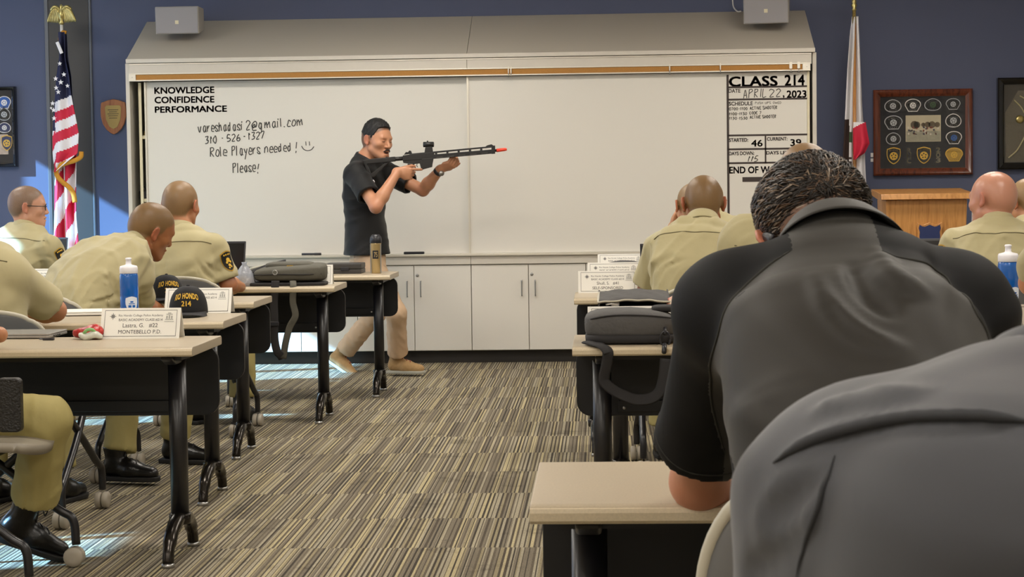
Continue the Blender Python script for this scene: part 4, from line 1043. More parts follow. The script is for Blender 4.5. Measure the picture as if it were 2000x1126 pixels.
def skin_mat(name, skin, hair, k=.6, ruddy='#b5654f', rough=.42):
    mt = mat(name, skin, rough, spec=.4); nt = mt.node_tree; b = nt.nodes['Principled BSDF']
    b.inputs['Subsurface Weight'].default_value = .06; b.inputs['Subsurface Radius'].default_value = (.012, .004, .002); b.inputs['Subsurface Scale'].default_value = 1
    at_ = nt.nodes.new('ShaderNodeAttribute'); at_.attribute_name = 'stubble'
    tc = nt.nodes.new('ShaderNodeTexCoord'); n = nt.nodes.new('ShaderNodeTexNoise'); n.inputs['Scale'].default_value = 26; nt.links.new(tc.outputs['Object'], n.inputs['Vector'])
    m0 = nt.nodes.new('ShaderNodeMix'); m0.data_type = 'RGBA'; m0.inputs[6].default_value = (*lin(skin), 1); m0.inputs[7].default_value = (*lin(ruddy), 1)
    e = nt.nodes.new('ShaderNodeAttribute'); e.attribute_name = 'ruddy'
    f0 = add_math(nt, 'ADD', add_math(nt, 'MULTIPLY', n.outputs['Fac'], .25), add_math(nt, 'MULTIPLY', e.outputs['Fac'], .6)); nt.links.new(f0, m0.inputs[0])
    m1 = nt.nodes.new('ShaderNodeMix'); m1.data_type = 'RGBA'; m1.inputs[7].default_value = (*lin(hair), 1); nt.links.new(m0.outputs[2], m1.inputs[6])
    n2 = nt.nodes.new('ShaderNodeTexNoise'); n2.inputs['Scale'].default_value = 420; n2.inputs['Detail'].default_value = 2; nt.links.new(tc.outputs['Object'], n2.inputs['Vector'])
    f1 = add_math(nt, 'MULTIPLY', at_.outputs['Fac'], add_math(nt, 'MULTIPLY_ADD', n2.outputs['Fac'], .5, k - .25)); nt.links.new(f1, m1.inputs[0])
    nt.links.new(m1.outputs[2], b.inputs['Base Color'])
    bp = nt.nodes.new('ShaderNodeBump'); bp.inputs['Strength'].default_value = .15; bp.inputs['Distance'].default_value = .002
    nt.links.new(n2.outputs['Fac'], bp.inputs['Height']); nt.links.new(bp.outputs[0], b.inputs['Normal'])
    return mt
def finger_chain(base, d, n, lens, bends):
    """bone points of a finger from base along d, bending towards n by bends (degrees)"""
    P = [np.asarray(base, float)]; a = 0
    for l, b in zip(lens, bends):
        a += math.radians(b); P.append(P[-1] + l * (d * math.cos(a) + n * math.sin(a)))
    return P
def add_hand(s, wr, d, n, side, curl=(25, 35, 25), thumb=(35, 30), sc=1.0, index=None, spread=4, thumb_in=.35):
    """wr wrist, d towards knuckles, n out of the palm; side +1 puts the thumb along d x n"""
    d = nrm(d); n = nrm(n - (n @ d) * d); t = np.cross(d, n) * side
    wr = np.asarray(wr, float)
    s.rc(wr - d * .005, wr + d * .045 * sc, .027 * sc, .032 * sc, .02, ax=n, sc=.62)
    s.rc(wr + d * .05 * sc + t * .022 * sc, wr + d * .05 * sc - t * .024 * sc, .024 * sc, .021 * sc, .016, ax=n, sc=.6)
    s.rc(wr + d * .082 * sc + t * .028 * sc, wr + d * .074 * sc - t * .030 * sc, .0125 * sc, .011 * sc, .014)
    for i, (o, l) in enumerate(((.0285, 1.0), (.0095, 1.1), (-.0095, 1.02), (-.028, .82))):
        c = (index or curl) if i == 0 else curl
        b = wr + d * (.086 - .004 * (abs(i - 1))) * sc + t * o * sc
        dd = nrm(d + t * math.tan(math.radians(spread)) * (1.5 - i) * .5)
        P = finger_chain(b, dd, n, [.044 * l * sc, .027 * l * sc, .021 * l * sc], [c[0] + 2 * i, c[1] + 2 * i, c[2]])
        s.chain(P, [.0098 * sc, .0090 * sc, .0083 * sc, .0072 * sc], .0035)
    tb = wr + d * .026 * sc + t * .024 * sc + n * .008 * sc
    dd = nrm(d * math.cos(math.radians(thumb[0])) + t * math.sin(math.radians(thumb[0])) + n * thumb_in)
    P = finger_chain(tb, dd, nrm(-t * .7 + n * .7), [.036 * sc, .032 * sc, .026 * sc], [0, thumb[1] * .5, thumb[1]])
    s.rc(wr + d * .012 * sc + t * .01 * sc, P[1], .019 * sc, .0125 * sc, .014); s.chain(P[1:], [.0118 * sc, .0105 * sc, .0085 * sc], .004)
def project(f, p, n=14):
    p = np.atleast_2d(np.asarray(p, float)).copy()
    for _ in range(n):
        d = f(p); e = .003; g = np.stack([(f(p + v) - f(p - v)) / (2 * e) for v in (A3(e, 0, 0), A3(0, e, 0), A3(0, 0, e))], 1)
        p -= (d / np.maximum((g * g).sum(1), .3))[:, None] * g * .8
    return p
def hit(f, x, y, d0, d1, n=500):
    """first point of the surface along a line of sight, between two distances in depth"""
    r = ray(x, y); ts = np.linspace(d0, d1, n) / r[1]; P = CP + ts[:, None] * r; d = f(P); k = np.argmax(d < 0)
    if not (d < 0).any(): k = int(np.argmin(d)); return project(f, P[k])[0]
    return project(f, P[k], 4)[0]
def normal_of(f, p):
    e = .004; p = np.atleast_2d(p); g = np.stack([(f(p + v) - f(p - v)) for v in (A3(e, 0, 0), A3(0, e, 0), A3(0, 0, e))], 1)
    return g / (np.linalg.norm(g, axis=1)[:, None] + 1e-9)
def collar_mesh(c, axis, fwd, rx, ry, hgt, flare, gap=28, drop=.02, n=40):
    """folded shirt collar round a neck: centre, axis, forward direction"""
    up = nrm(axis); f = nrm(fwd - (fwd @ up) * up); r = np.cross(f, up)
    prof = [(-.010, -.004), (-.006, hgt * .8), (.000, hgt), (.008, hgt * .93), (flare, -drop), (flare - .004, -drop - .003), (.006, hgt * .62), (-.002, -.006)]
    V = []; m_ = len(prof)
    for i in range(n):
        a = math.radians(gap + (360 - 2 * gap) * i / (n - 1)) ; k = abs(i / (n - 1) - .5) * 2
        for o, z in prof:
            zz = z - .022 * k ** 3 - (.02 * k ** 6 if o > .01 else 0)
            V.append(c + (f * math.cos(a) * (ry + o) + r * math.sin(a) * (rx + o)) + up * zz)
    Fc = [(i * m_ + k, i * m_ + (k + 1) % m_, (i + 1) * m_ + (k + 1) % m_, (i + 1) * m_ + k) for i in range(n - 1) for k in range(m_)]
    Fc += [tuple(range(m_)), tuple(range((n - 1) * m_, n * m_))[::-1]]
    return V, Fc

def boot_mesh(parent, an, toe, mt, sole, par_base, tall=.16, name='boot', up=None, lace=None):
    """boot from ankle to toe, standing on its own sole"""
    an, toe = np.asarray(an, float), np.asarray(toe, float)
    u = A3(0, 0, 1) if up is None else nrm(up); f = nrm((toe - an) - ((toe - an) @ u) * u); r = np.cross(f, u)
    Rm = np.stack([r, f, u], 1); o0 = an
    s = Sdf(); W = lambda x, y, z: o0 + Rm @ A3(x, y, z)
    s.rc(W(0, -.01, .0), W(0, -.015, tall), .044, .052, .02)
    s.rc(W(0, -.03, -.045), W(0, .06, -.052), .040, .040, .03); s.rc(W(0, .06, -.055), W(0, .155, -.066), .042, .030, .03, ax=r, sc=1.15)
    s.plane(W(0, 0, -.088), -u)
    s.plane(W(0, 0, tall), u)
    V, Fc = surface(s, .006); o = np_mesh(name, V - par_base, Fc, mt, parent)
    so = MB()
    P = [(.034, -.075), (.046, -.02), (.044, .03), (.052, .09), (.05, .14), (.03, .183), (0, .195)]; P = P + [(-x, y) for x, y in P[-2::-1]]
    n = len(P); Vs = [W(x, y, -.098) - par_base for x, y in P] + [W(x * 1.03, y, -.078) - par_base for x, y in P]
    so.add(Vs, [tuple(range(n)), tuple(range(n, 2 * n))] + [(i, (i + 1) % n, n + (i + 1) % n, n + i) for i in range(n)])
    so.build('sole', sole, o, bev=.004)
    if lace:
        l = MB()
        for k in range(4):
            y0 = .095 - .022 * k; z0 = -.022 + .018 * k
            a_, b_ = project(s, [W(.02, y0, z0), W(-.02, y0 - .012, z0 + .008)]); c_ = project(s, [W(0, y0 - .006, z0 + .02)])[0]
            l.tube(spline([a_ - par_base, c_ - par_base, b_ - par_base], 4), .0032, 6)
        b_ = project(s, [W(.0, .03, .05)])[0] - par_base
        for q in (-1, 1): l.tube(spline([b_, b_ + Rm @ A3(q * .02, .02, .012), b_ + Rm @ A3(q * .035, .02, -.012), b_ + Rm @ A3(q * .012, .012, -.005)], 5), .0025, 6)
        l.build('lace', lace, o, True)
    return o

def person(label, S, group=None):
    """S: pose dictionary in world metres -> body mesh with clothing as children"""
    g = S.get; hips, neck = np.asarray(S['hips'], float), np.asarray(S['neck'], float)
    shL, shR = np.asarray(S['shL'], float), np.asarray(S['shR'], float); hc, hr, hs = np.asarray(S['head'], float), S['hrot'], g('hs', 1.05)
    mid = np.asarray(g('mid', (hips + neck) / 2), float); sw = np.linalg.norm(shR - shL) / 2
    rS = nrm(shR - shL); hy = math.radians(g('hyaw', 0)); rH = A3(math.cos(hy), math.sin(hy), 0) if 'hyaw' in S else nrm(A3(rS[0], rS[1], 0))
    base = A3(hips[0], hips[1], 0) if 'base' not in S else np.asarray(S['base'], float)
    tw, td = g('tw', 1.0), g('td', 1.0)
    ts = [0, .18, .4, .62, .8, .92, 1]; hf_ = g('hemflare', 1.0); hq_ = g('hipr', 1.0) ** 1.3; aw = [.165 * hf_, .152 * (1 + (hf_ - 1) * .8), .156, .172, .170, .115, .062]; bw = [.120 * hf_, .115 * (1 + (hf_ - 1) * .8), .116, .122, .108, .080, .056]
    st = []
    for t, a, b in zip(ts, aw, bw):
        c = (1 - t) ** 2 * hips + 2 * t * (1 - t) * mid + t * t * neck; u = nrm(2 * (1 - t) * (mid - hips) + 2 * t * (neck - mid))
        r = nrm(rH * (1 - t) + rS * t); r = nrm(r - (r @ u) * u); st.append((c, r, np.cross(u, r), a * tw * sw / .18, b * td))
    fwdS = st[-2][2]; upS = np.cross(rS, fwdS); upS = upS if upS[2] > 0 else -upS
    # ---- body
    B = Sdf(); B.loft([(q[0], q[1], q[2], q[3] / (hf_ if i < 2 else 1) * (hq_ if i < 2 else 1), q[4] / (hf_ if i < 2 else 1) * (hq_ if i < 2 else 1)) for i, q in enumerate(st)], infl=-.014)
    nk = hc + hr @ A3(0, -.028, -.055) * hs
    B.rc(nk, neck + upS * .01, .054 * hs, .060 * hs, .03)
    for sh in (shL, shR): B.rc(neck - upS * .02, sh, .045, .045, .04)
    arms = {}
    for sd, sh in (('L', shL), ('R', shR)):
        if 'el' + sd not in S: continue
        el = np.asarray(S['el' + sd], float); wr = np.asarray(S['wr' + sd], float); arms[sd] = (sh, el, wr); k = g('arm', 1.0)
        B.rc(sh, el, .046 * k, .041 * k, .03); m1 = el + (wr - el) * .3
        B.rc(el, m1, .040 * k, .043 * k, .02); B.rc(m1, wr, .043 * k, .0275 * k, .02, )
        hd = g('hand' + sd)
        if hd: add_hand(B, wr, hd['d'], np.asarray(hd['n'], float), hd.get('side', 1), hd.get('curl', (25, 35, 25)), hd.get('thumb', (35, 30)), hd.get('sc', 1.0), hd.get('index'), thumb_in=hd.get('tin', .35))
    hf = head_field(g('mouth', 0), g('ears', .35), g('nose', 1), g('jaw', 1)); B.sub(hf, .012, (hc, hr, hs), .16 * hs)
    V, Fc = surface(B, g('h', .006))
    q = (V - hc) @ hr / hs; near = np.linalg.norm(q, axis=1) < .17
    stub = np.where(near, scalp(q) * g('stub', 1.0), 0)
    rud = np.where(near, np.clip((np.abs(q[:, 0]) - .074) / .008, 0, 1) * (q[:, 2] < .04) * .8, 0)
    for sd, (sh, el, wr) in arms.items(): rud = np.maximum(rud, np.clip(1 - np.linalg.norm(V - el, axis=1) / .07, 0, 1) * .7)
    o = np_mesh('person', V - base, Fc, S['skin'], None, dict(stubble=stub, ruddy=rud)); o.location = base
    tagit(o, label, 'person', group)
    # ---- shirt
    C = Sdf(); C.loft(st, infl=g('infl', .010))
    for sh in (shL, shR): C.rc(neck - upS * .035, sh, .056, .060, .05)
    for sd, (sh, el, wr) in arms.items():
        k = g('slv', .72); e = sh + (el - sh) * k; rr = g('slr', .066)
        C.rc(sh, e + (el - sh) * .08, rr, rr * g('flare', .98), .035)
    if g('pads'):
        for c_, r_, k_ in S['pads']: C.rc(c_[0], c_[1], r_[0], r_[1], k_)
    for i, am in enumerate(g('wr_amp', (.006,))): C.disp(wrinkle(g('seed', 1) + i, am, g('wl', .11) * (1 + i)))
    for sd, (sh, el, wr) in arms.items():
        e = sh + (el - sh) * g('slv', .72); C.cutcap(e, el - sh, .13)
    for c_, r_ in g('creases', []): C.rc(c_[0], c_[1], r_, r_, .02, 's')
    for a_, b_, r_ in g('ridges', []): C.rc(a_, b_, r_, r_ * .7, .025)
    dr = g('drange', (1, 2))
    for px_, r_ in g('ridges_px', []):
        H_ = np.array([hit(C, x, y, *dr) for x, y in px_]); N = normal_of(C, H_); Q = spline(H_ - N * r_ * .55, 3); rr = [r_ * (.35 + .65 * math.sin(PI * i / (len(Q) - 1))) for i in range(len(Q))]; C.chain(Q, rr, r_ * 1.6)
    for px_, r_ in g('creases_px', []):
        H_ = np.array([hit(C, x, y, *dr) for x, y in px_]); N = normal_of(C, H_); Q = spline(H_ + N * r_ * .35, 3)
        for i in range(len(Q) - 1): C.rc(Q[i], Q[i + 1], r_ * (.3 + .7 * math.sin(PI * (i + .5) / len(Q))), r_ * (.3 + .7 * math.sin(PI * (i + .5) / len(Q))), r_ * 1.3, 's')
    hem = g('hem', hips + A3(0, 0, -.04)); C.plane(hem, g('hemn', A3(0, 0, -1)))
    C.ops.append((lambda P, n_=neck, u_=nrm(hc - neck) * .5 + upS * .5: np.maximum(-((P - n_ - upS * .025) @ nrm(u_)), np.linalg.norm(P - n_, axis=1) - .2), 0, 's'))
    V, Fc = surface(C, g('hc', .008))
    # open the cuffs so the arm comes out of a sleeve
    for sd, (sh, el, wr) in arms.items():
        dn = nrm(el - sh); e = sh + (el - sh) * g('slv', .72); dd = (V - e) @ dn; rad = np.linalg.norm(V - e - dd[:, None] * dn, axis=1)
        cap = (np.abs(dd) < g('hc', .008) * .9) & (rad < g('slr', .066) * .86); Fc = Fc[~cap[Fc].all(1)]
    shirt = np_mesh(g('shirt_name', 'shirt'), V - base, Fc, S['shirt'], o)
    # collar
    if g('collar', True):
        cu = nrm(nrm(hc - neck) * g('cmix', .45) + upS * (1 - g('cmix', .45)))
        cv, cf = collar_mesh(neck + upS * g('cup', .004) - base, cu, fwdS, g('crx', .067), g('cry', .068), g('chg', .040), g('cfl', .022), drop=g('cdrop', .02))
        col = mesh_obj('collar', cv, cf, g('collar_mat', S['shirt']), shirt); subd(col, 1)
    # seams laid on the cloth
    for px_, r in g('seams_px', []):
        Q = spline([hit(C, x, y, *dr) for x, y in px_], 8); P = project(C, Q, 6); N = normal_of(C, P); MB().tube(P + N * .0006 - base, [r * min(1, .15 + i / 9, .15 + (len(P) - 1 - i) / 9) for i in range(len(P))], 6).build('seam', g('seam_mat', M['khaki_seam']), shirt, True); S.setdefault('_seams', []).append(P)
    for nm, pts, r in g('seams', []):
        P = project(C, spline(pts, 6)); N = normal_of(C, P); MB().tube(P + N * .0008 - base, r, 6).build('seam', g('seam_mat', M['khaki_seam']), shirt, True)
    if g('yoke'):
        cY = st[4][0] * .55 + st[5][0] * .45; P = [cY + rS * x * sw * 1.2 - fwdS * (.12 - .05 * abs(x) ** 3) - upS * .02 * (1 - abs(x)) for x in np.linspace(-1, 1, 15)]
        P = project(C, P); N = normal_of(C, P); MB().tube(spline(P + N * .0006 - base, 3), .0022, 6).build('seam', M['khaki_seam'], shirt, True)
    for pc, sd in g('patches', []):
        # a shoulder patch wrapped on the sleeve: pc = (along arm, out dir)
        sh, el, wr = arms[sd]; dn = nrm(el - sh); out = nrm(pc[1] - (pc[1] @ dn) * dn); tn = np.cross(out, dn); c0 = sh + (el - sh) * pc[0] + out * .07
        def lay(poly, lift):
            ring = np.array(poly); rows = []
            for k in (1, .66, .33, 0): rows.append(ring * k)
            Q = np.concatenate(rows); W_ = np.array([c0 + tn * x - dn * z for x, z in Q]); Wp = project(C, W_); N = normal_of(C, Wp); Wp = Wp + N * lift
            n = len(ring); Fc_ = [(r_ * n + i, r_ * n + (i + 1) % n, (r_ + 1) * n + (i + 1) % n, (r_ + 1) * n + i) for r_ in range(3) for i in range(n)]
            return Wp - base, Fc_
        v_, f_ = lay(tip_poly(.082, .112), .0025); p1 = mesh_obj('shoulder_patch', v_, f_, M['patch_border'], shirt, True)
        v_, f_ = lay(tip_poly(.072, .10), .0040); mesh_obj('patch_field', v_, f_, M['patch_black'], p1, True)
        e_ = MB()
        for x, z, r_ in ((-.018, .036, .005), (-.007, .037, .005), (.005, .037, .005), (.016, .036, .005), (0, .008, .012), (-.01, -.004, .007), (.011, -.004, .007), (0, -.02, .008), (-.006, -.034, .005), (.007, -.03, .005)):
            P = project(C, [c0 + tn * x - dn * z]); N = normal_of(C, P); Rq = (P + N * .0055 - base)[0]; a_ = nrm(np.cross(N[0], A3(.3, .2, 1))); b_ = np.cross(N[0], a_)
            e_.add([Rq + (a_ * math.cos(q_) + b_ * math.sin(q_)) * r_ for q_ in np.linspace(0, 2 * PI, 9)[:-1]] + [Rq + N[0] * .0015], [(i, (i + 1) % 8, 8) for i in range(8)])
        e_.build('patch_emblem', M['thread'], p1, True)
    # ---- legs
    if g('legs', True):
        fH = np.cross(A3(0, 0, 1), rH); T = Sdf(); Lg = []
        hq = g('hipr', 1.0); T.rc(hips - rH * .075 * hq, hips + rH * .075 * hq, .118 * tw * hq, .118 * tw * hq, .05); T.rc(hips, hips + A3(0, 0, .08), .125 * hq, .128 * hq, .05, ax=rH, sc=1.15)
        for q_, sd in ((-1, 'L'), (1, 'R')):
            hp_ = hips + rH * q_ * .085 + A3(0, 0, -.005)
            kn = np.asarray(g('kn' + sd, hips + rH * q_ * .13 + fH * .43 + A3(0, 0, .0)), float); an = np.asarray(g('an' + sd, A3(kn[0], kn[1], .10) + fH * -.02), float); toe = np.asarray(g('toe' + sd, an + fH * .16 + A3(0, 0, -.06)), float)
            lr = g('legr', 1.0); T.rc(hp_, kn, .092 * lr, .068 * lr, .05); c_ = kn + (an - kn) * g('cuff', .90); T.rc(kn, c_, .066 * lr, .072 * lr, .04); Lg.append((kn, an, toe, c_))
        T.disp(wrinkle(g('seed', 1) + 9, .007, .09)); T.plane(hips + A3(0, 0, .11), A3(0, 0, 1))
        for kn, an, toe, c_ in Lg: T.cutcap(c_, an - kn, .12)
        V, Fc = surface(T, g('ht', .011)); np_mesh('trousers', V - base, Fc, g('trousers', M['khaki_trouser']), o)
        for i, (kn, an, toe, c_) in enumerate(Lg):
            boot_mesh(o, an, toe, g('shoe', M['boot']), g('sole', M['sole']), base, g('tall', .16), g('shoe_name', 'boot'), up=g('footup', {}).get(i), lace=g('lace', M['black_metal']))
        bl = MB(); n = 28; bc = hips + A3(0, 0, .095)
        V = []
        for z in (-.02, .02):
            for off in (.0, .006):
                for k in range(n): q_ = 2 * PI * k / n; V.append(bc + rH * math.cos(q_) * (.158 * tw + off) + fH * math.sin(q_) * (.134 + off) + A3(0, 0, z) - base)
        Fc = []
        for k in range(n): j = (k + 1) % n; Fc += [(k, j, n + j, n + k), (2 * n + k, 3 * n + k, 3 * n + j, 2 * n + j), (n + k, n + j, 3 * n + j, 3 * n + k), (k, 2 * n + k, 2 * n + j, j)]
        if g('belt', True): bl.add(V, Fc).build('belt', M['leather'], o)
    S['_C'] = C; S['_base'] = base; S['_st'] = st; S['_fwd'] = fwdS; S['_up'] = upS; S['_B'] = B; S['_shirt'] = shirt; S['_arms'] = arms
    return o
# ------------------------------------------------------------------ the people
SK = dict(p0=skin_mat('skin_light_tan', '#c08d6c', '#1d1714', .85), p1=skin_mat('skin_tan', '#b8825c', '#7a6748', .8), p2=skin_mat('skin_brown', '#9c6842', '#6f5c3c', .8), p3=skin_mat('skin_pale', '#c99a80', '#6a5a4b', .85),
          p4=skin_mat('skin_pink', '#c59079', '#b98a70', .4, rough=.3), p5=skin_mat('skin_beige', '#bd8a64', '#7d6a46', .8), p6=skin_mat('skin_forearm', '#bd8668', '#4a4038', .8))
def add_local(nm, f, lo, hi, h, c, Rm, sc, m_, par, base, tweak=None):
    V, Fc = surface(f, h, lo=lo, hi=hi); W = c + (V * sc) @ Rm.T - base
    return np_mesh(nm, W, Fc, m_, par)
def hair_cap(line_y, line_z, infl=.007, top=.010):
    e = Sdf(); e.ell((0, -.012, .03 + top * .5), (.0765 + infl, .098 + infl, .083 + top)); w_ = wrinkle(3, .006, .02)
    return lambda P: np.maximum(e(P) + w_(P), (np.interp(P[:, 1], line_y, line_z) - P[:, 2]) * .8)

# --- instructor with the training rifle
RY = 12.93
hc = at(737, 273, 13.08); hr = rot(-128, 6, -3)
S0 = dict(head=hc, hrot=hr, hs=1.08, neck=at(714, 313, 13.1), hips=at(718, 505, 13.08), mid=at(708, 400, 13.12), shR=at(694, 338, 12.95), shL=at(753, 336, 13.24), hyaw=-75,
          elR=at(734, 404, 12.74), wrR=at(776, 336, 12.86), elL=at(826, 371, 13.12), wrL=at(861, 329, 13.0),
          handR=dict(d=A3(.9, .05, -.12), n=A3(.1, 1, .05), side=1, curl=(65, 75, 45), thumb=(25, 20), index=(22, 25, 15), sc=1.05),
          handL=dict(d=A3(.85, -.42, .30), n=A3(.1, .55, .85), side=-1, curl=(48, 60, 35), thumb=(40, 15), sc=1.05),
          skin=SK['p0'], shirt=M['black_shirt'], trousers=M['tan_trouser'], slv=.66, slr=.075, flare=1.08, tw=1.02, mouth=.8, stub=.85, h=.0045, hc=.008, infl=.016, seed=4, wr_amp=(.006, .004), wl=.14,
          hem=at(715, 497, 13.05), hemn=A3(0.02, 0, -1), knR=at(774, 612, 12.78), anR=at(777, 700, 12.93), toeR=at(812, 727, 12.90), knL=at(733, 612, 13.12), anL=at(668, 692, 13.28), toeL=at(694, 720, 13.22),
          shoe=M['shoe_tan'], sole=M['shoe_sole'], tall=.06, shoe_name='shoe', lace=M['lace_red'], footup={0: nrm(A3(.55, .1, .83))}, belt=False, ht=.009, legr=.96, hemflare=1.2, hipr=.84,
          collar_mat=M['black_shirt'], arm=1.0)
base = A3(*at(735, 730, 13.05)); base[2] = 0; S0['base'] = base
P0 = person('man in black polo and tan trousers aiming a training rifle in front of the whiteboard', S0)
line = ([-.12, -.07, -.04, -.02, .0, .02, .034, .040, .050, .07, .09], [-.045, -.04, -.01, .018, .02, -.004, .005, .04, .074, .084, .090])
add_local('hair', hair_cap(*line, infl=.004, top=.016), (-.1, -.13, -.02), (.1, .11, .15), .004, hc, hr, 1.08, M['hair_black'], P0, base)
def face_bits(par, c, Rm, sc, base, stache=True):
    L = lambda x, y, z: c + Rm @ A3(x, y, z) * sc - base
    for q in (-1, 1):
        MB().tube([L(q * .014, .090, .016), L(q * .03, .0885, .021), L(q * .046, .079, .017)], [.0035, .0042, .002], 6).build('eyebrow', M['hair_black'], par, True)
        MB().tube(spline([L(q * .019, .0875, -.0045), L(q * .03, .0895, -.0058), L(q * .043, .0835, -.0045)], 4), .0016, 5).build('eyelashes', M['hair_black'], par, True)
    if stache:
        MB().tube(spline([L(-.027, .089, -.069), L(-.013, .0995, -.057), L(0, .1015, -.0555), L(.013, .0995, -.057), L(.027, .089, -.069)], 4), [.002] + [.0042] * 15 + [.002], 6).build('moustache', M['hair_black'], par, True)
        MB().tube(spline([L(-.016, .086, -.096), L(0, .093, -.100), L(.016, .086, -.096)], 4), .0055, 6).build('goatee', M['hair_black'], par, True)
    MB().tube(spline([L(-.017, .088, -.083), L(0, .0965, -.087), L(.017, .088, -.083)], 4), .004, 6).build('lower_lip', M['lip'], par, True)
    MB().tube(spline([L(-.012, .086, -.074), L(0, .088, -.074), L(.012, .086, -.074)], 4), .006, 6).build('mouth_opening', M['mouth'], par, True)
face_bits(P0, hc, hr, 1.08, base)
wt = S0['wrL'] + nrm(S0['elL'] - S0['wrL']) * .03; ax = nrm(S0['elL'] - S0['wrL'])
wb = MB().tube([wt - ax * .012 - base, wt + ax * .012 - base], .034, 16).build('watch_strap', M['dark_plastic'], P0, True)
MB().tube([wt + A3(.02, -.03, -.012) - base, wt + A3(.026, -.042, -.014) - base], .018, 14).build('watch_case', M['steel'], wb, True)
# chest emblem
fC = S0['_C']; cp = project(fC, [at(750, 340, 12.9), at(757, 346, 12.9)])
e_ = MB(); e_.tube([cp[0] - base, cp[1] - base], .006, 6).build('chest_emblem', M['flag_white'], S0['_shirt'], True)

# --- training rifle
t = thing('training_rifle', 'black training rifle with an orange muzzle tip, shouldered by the instructor', 'rifle', tuple(at(830, 310, RY)))
RO_ = np.array(t.location)
def gp(px_): return [(q[0] - RO_[0], q[2] - RO_[2]) for q in (at(x, y, RY) for x, y in px_)]
def gpr(nm, pxs, th, m_, par=t, bev=.002, y=0): return MB().prism(gp(pxs), 'y', y - th / 2, y + th / 2).build(nm, m_, par, bev=bev)
gpr('upper_receiver', [(787, 303.5), (800, 301.5), (848, 297), (848, 309.5), (787, 314)], .030, M['gun'])
lw = gpr('lower_receiver', [(787, 313), (847, 308.5), (843.5, 326), (823, 331), (820, 319), (806, 320.5), (788, 318)], .026, M['gun'])
gpr('magazine_well', [(824, 310), (846, 308.5), (844, 326), (825, 331)], .032, M['gun'], lw)
P = [A3(x, 0, z) for x, z in gp([(808, 319), (811, 327), (816, 331), (823, 330)])]; MB().tube(spline(P, 5), .003, 8).build('trigger_guard', M['gun'], lw, True)
P = [A3(x, 0, z) for x, z in gp([(815, 319), (814, 323), (816, 326)])]; MB().tube(spline(P, 4), .0025, 6).build('trigger', M['gun'], lw, True)
gpr('pistol_grip', [(797, 318), (808, 319), (803, 345), (790, 343)], .030, M['gun_dark'], t, .006)
b0, b1 = gp([(788, 309), (764, 311)]); MB().tube([(b0[0], 0, b0[1]), (b1[0], 0, b1[1])], .014, 14).build('buffer_tube', M['gun'], t, True)
sk = gpr('stock', [(710, 312.5), (716, 311), (772, 305.5), (773, 315), (738, 318.5), (711, 321)], .034, M['gun'], t, .004)
gpr('butt_plate', [(709, 313), (714.5, 313), (727, 344), (721, 346.5)], .036, M['gun_dark'], sk, .003)
gpr('stock_strut', [(722, 346), (721, 342), (752, 318), (760, 317), (730, 346)], .026, M['gun'], sk, .003)
hg = gpr('handguard', [(847, 301.5), (966, 291.2), (966, 299.5), (847, 310)], .034, M['gun_dark'])
gpr('top_rail', [(800, 300), (966, 284.5), (966, 287.5), (800, 303.5)], .022, M['gun_dark'], hg, .001)
for k in range(6):
    x = 850 + 22 * k; gpr('rail_post', [(x, 297.5 - k * 2.05), (x + 4, 297.2 - k * 2.05), (x + 4, 303 - k * 2.05), (x, 303.4 - k * 2.05)], .030, M['gun_dark'], hg, .001)
gpr('rail_cap', [(960, 284.5), (967, 284), (967, 300), (960, 300.6)], .036, M['gun_dark'], hg, .002)
sl = MB()
for k in range(5):
    for x in (852 + 22 * k,): sl.prism(gp([(x, 306.5 - k * 1.95), (x + 13, 305.4 - k * 1.95), (x + 13, 307.2 - k * 1.95), (x, 308.3 - k * 1.95)]), 'y', -.0178, -.0172)
sl.build('rail_slots', M['dark_trim'], hg)
gpr('rear_sight', [(789, 302), (793, 296.5), (797, 297), (800, 293.5), (803, 294.5), (805, 300)], .02, M['gun_dark'])
gpr('front_sight', [(948, 286), (952, 283.5), (960, 281.5), (964.5, 284.5), (965, 286)], .016, M['gun_dark'])
op = MB(); a_, b_ = gp([(826.5, 283), (847.5, 281)]); op.lathe([(.014, 0), (.018, .002), (.018, b_[0] - a_[0] - .002), (.014, b_[0] - a_[0])], (a_[0], 0, (a_[1] + b_[1]) / 2), 18, 'x')
o_ = op.build('red_dot_optic', M['gun_dark'], t, True); gpr('optic_mount', [(831, 287), (844, 286), (846, 298), (829, 299.5)], .026, M['gun'], o_, .002)
a_ = gp([(835, 277)])[0]; MB().lathe([(.005, 0), (.005, .012)], (a_[0], 0, a_[1] - .004), 10).build('adjust_knob', M['gun_dark'], o_)
b0, b1, b2 = gp([(966, 294), (970, 293.6), (990, 291.6)])
MB().tube([(b0[0], 0, b0[1]), (b1[0], 0, b1[1])], .009, 12).build('barrel', M['gun'], t, True)
MB().tube([(b1[0], 0, b1[1]), (b2[0] - .012, 0, b2[1]), (b2[0], 0, b2[1])], [.012, .011, .007], 14).build('muzzle_tip', M['orange'], t, True)

KH = dict(shirt=M['khaki_shirt'], yoke=True, infl=.012, wr_amp=(.007, .004), wl=.13, slr=.068, flare=1.05)
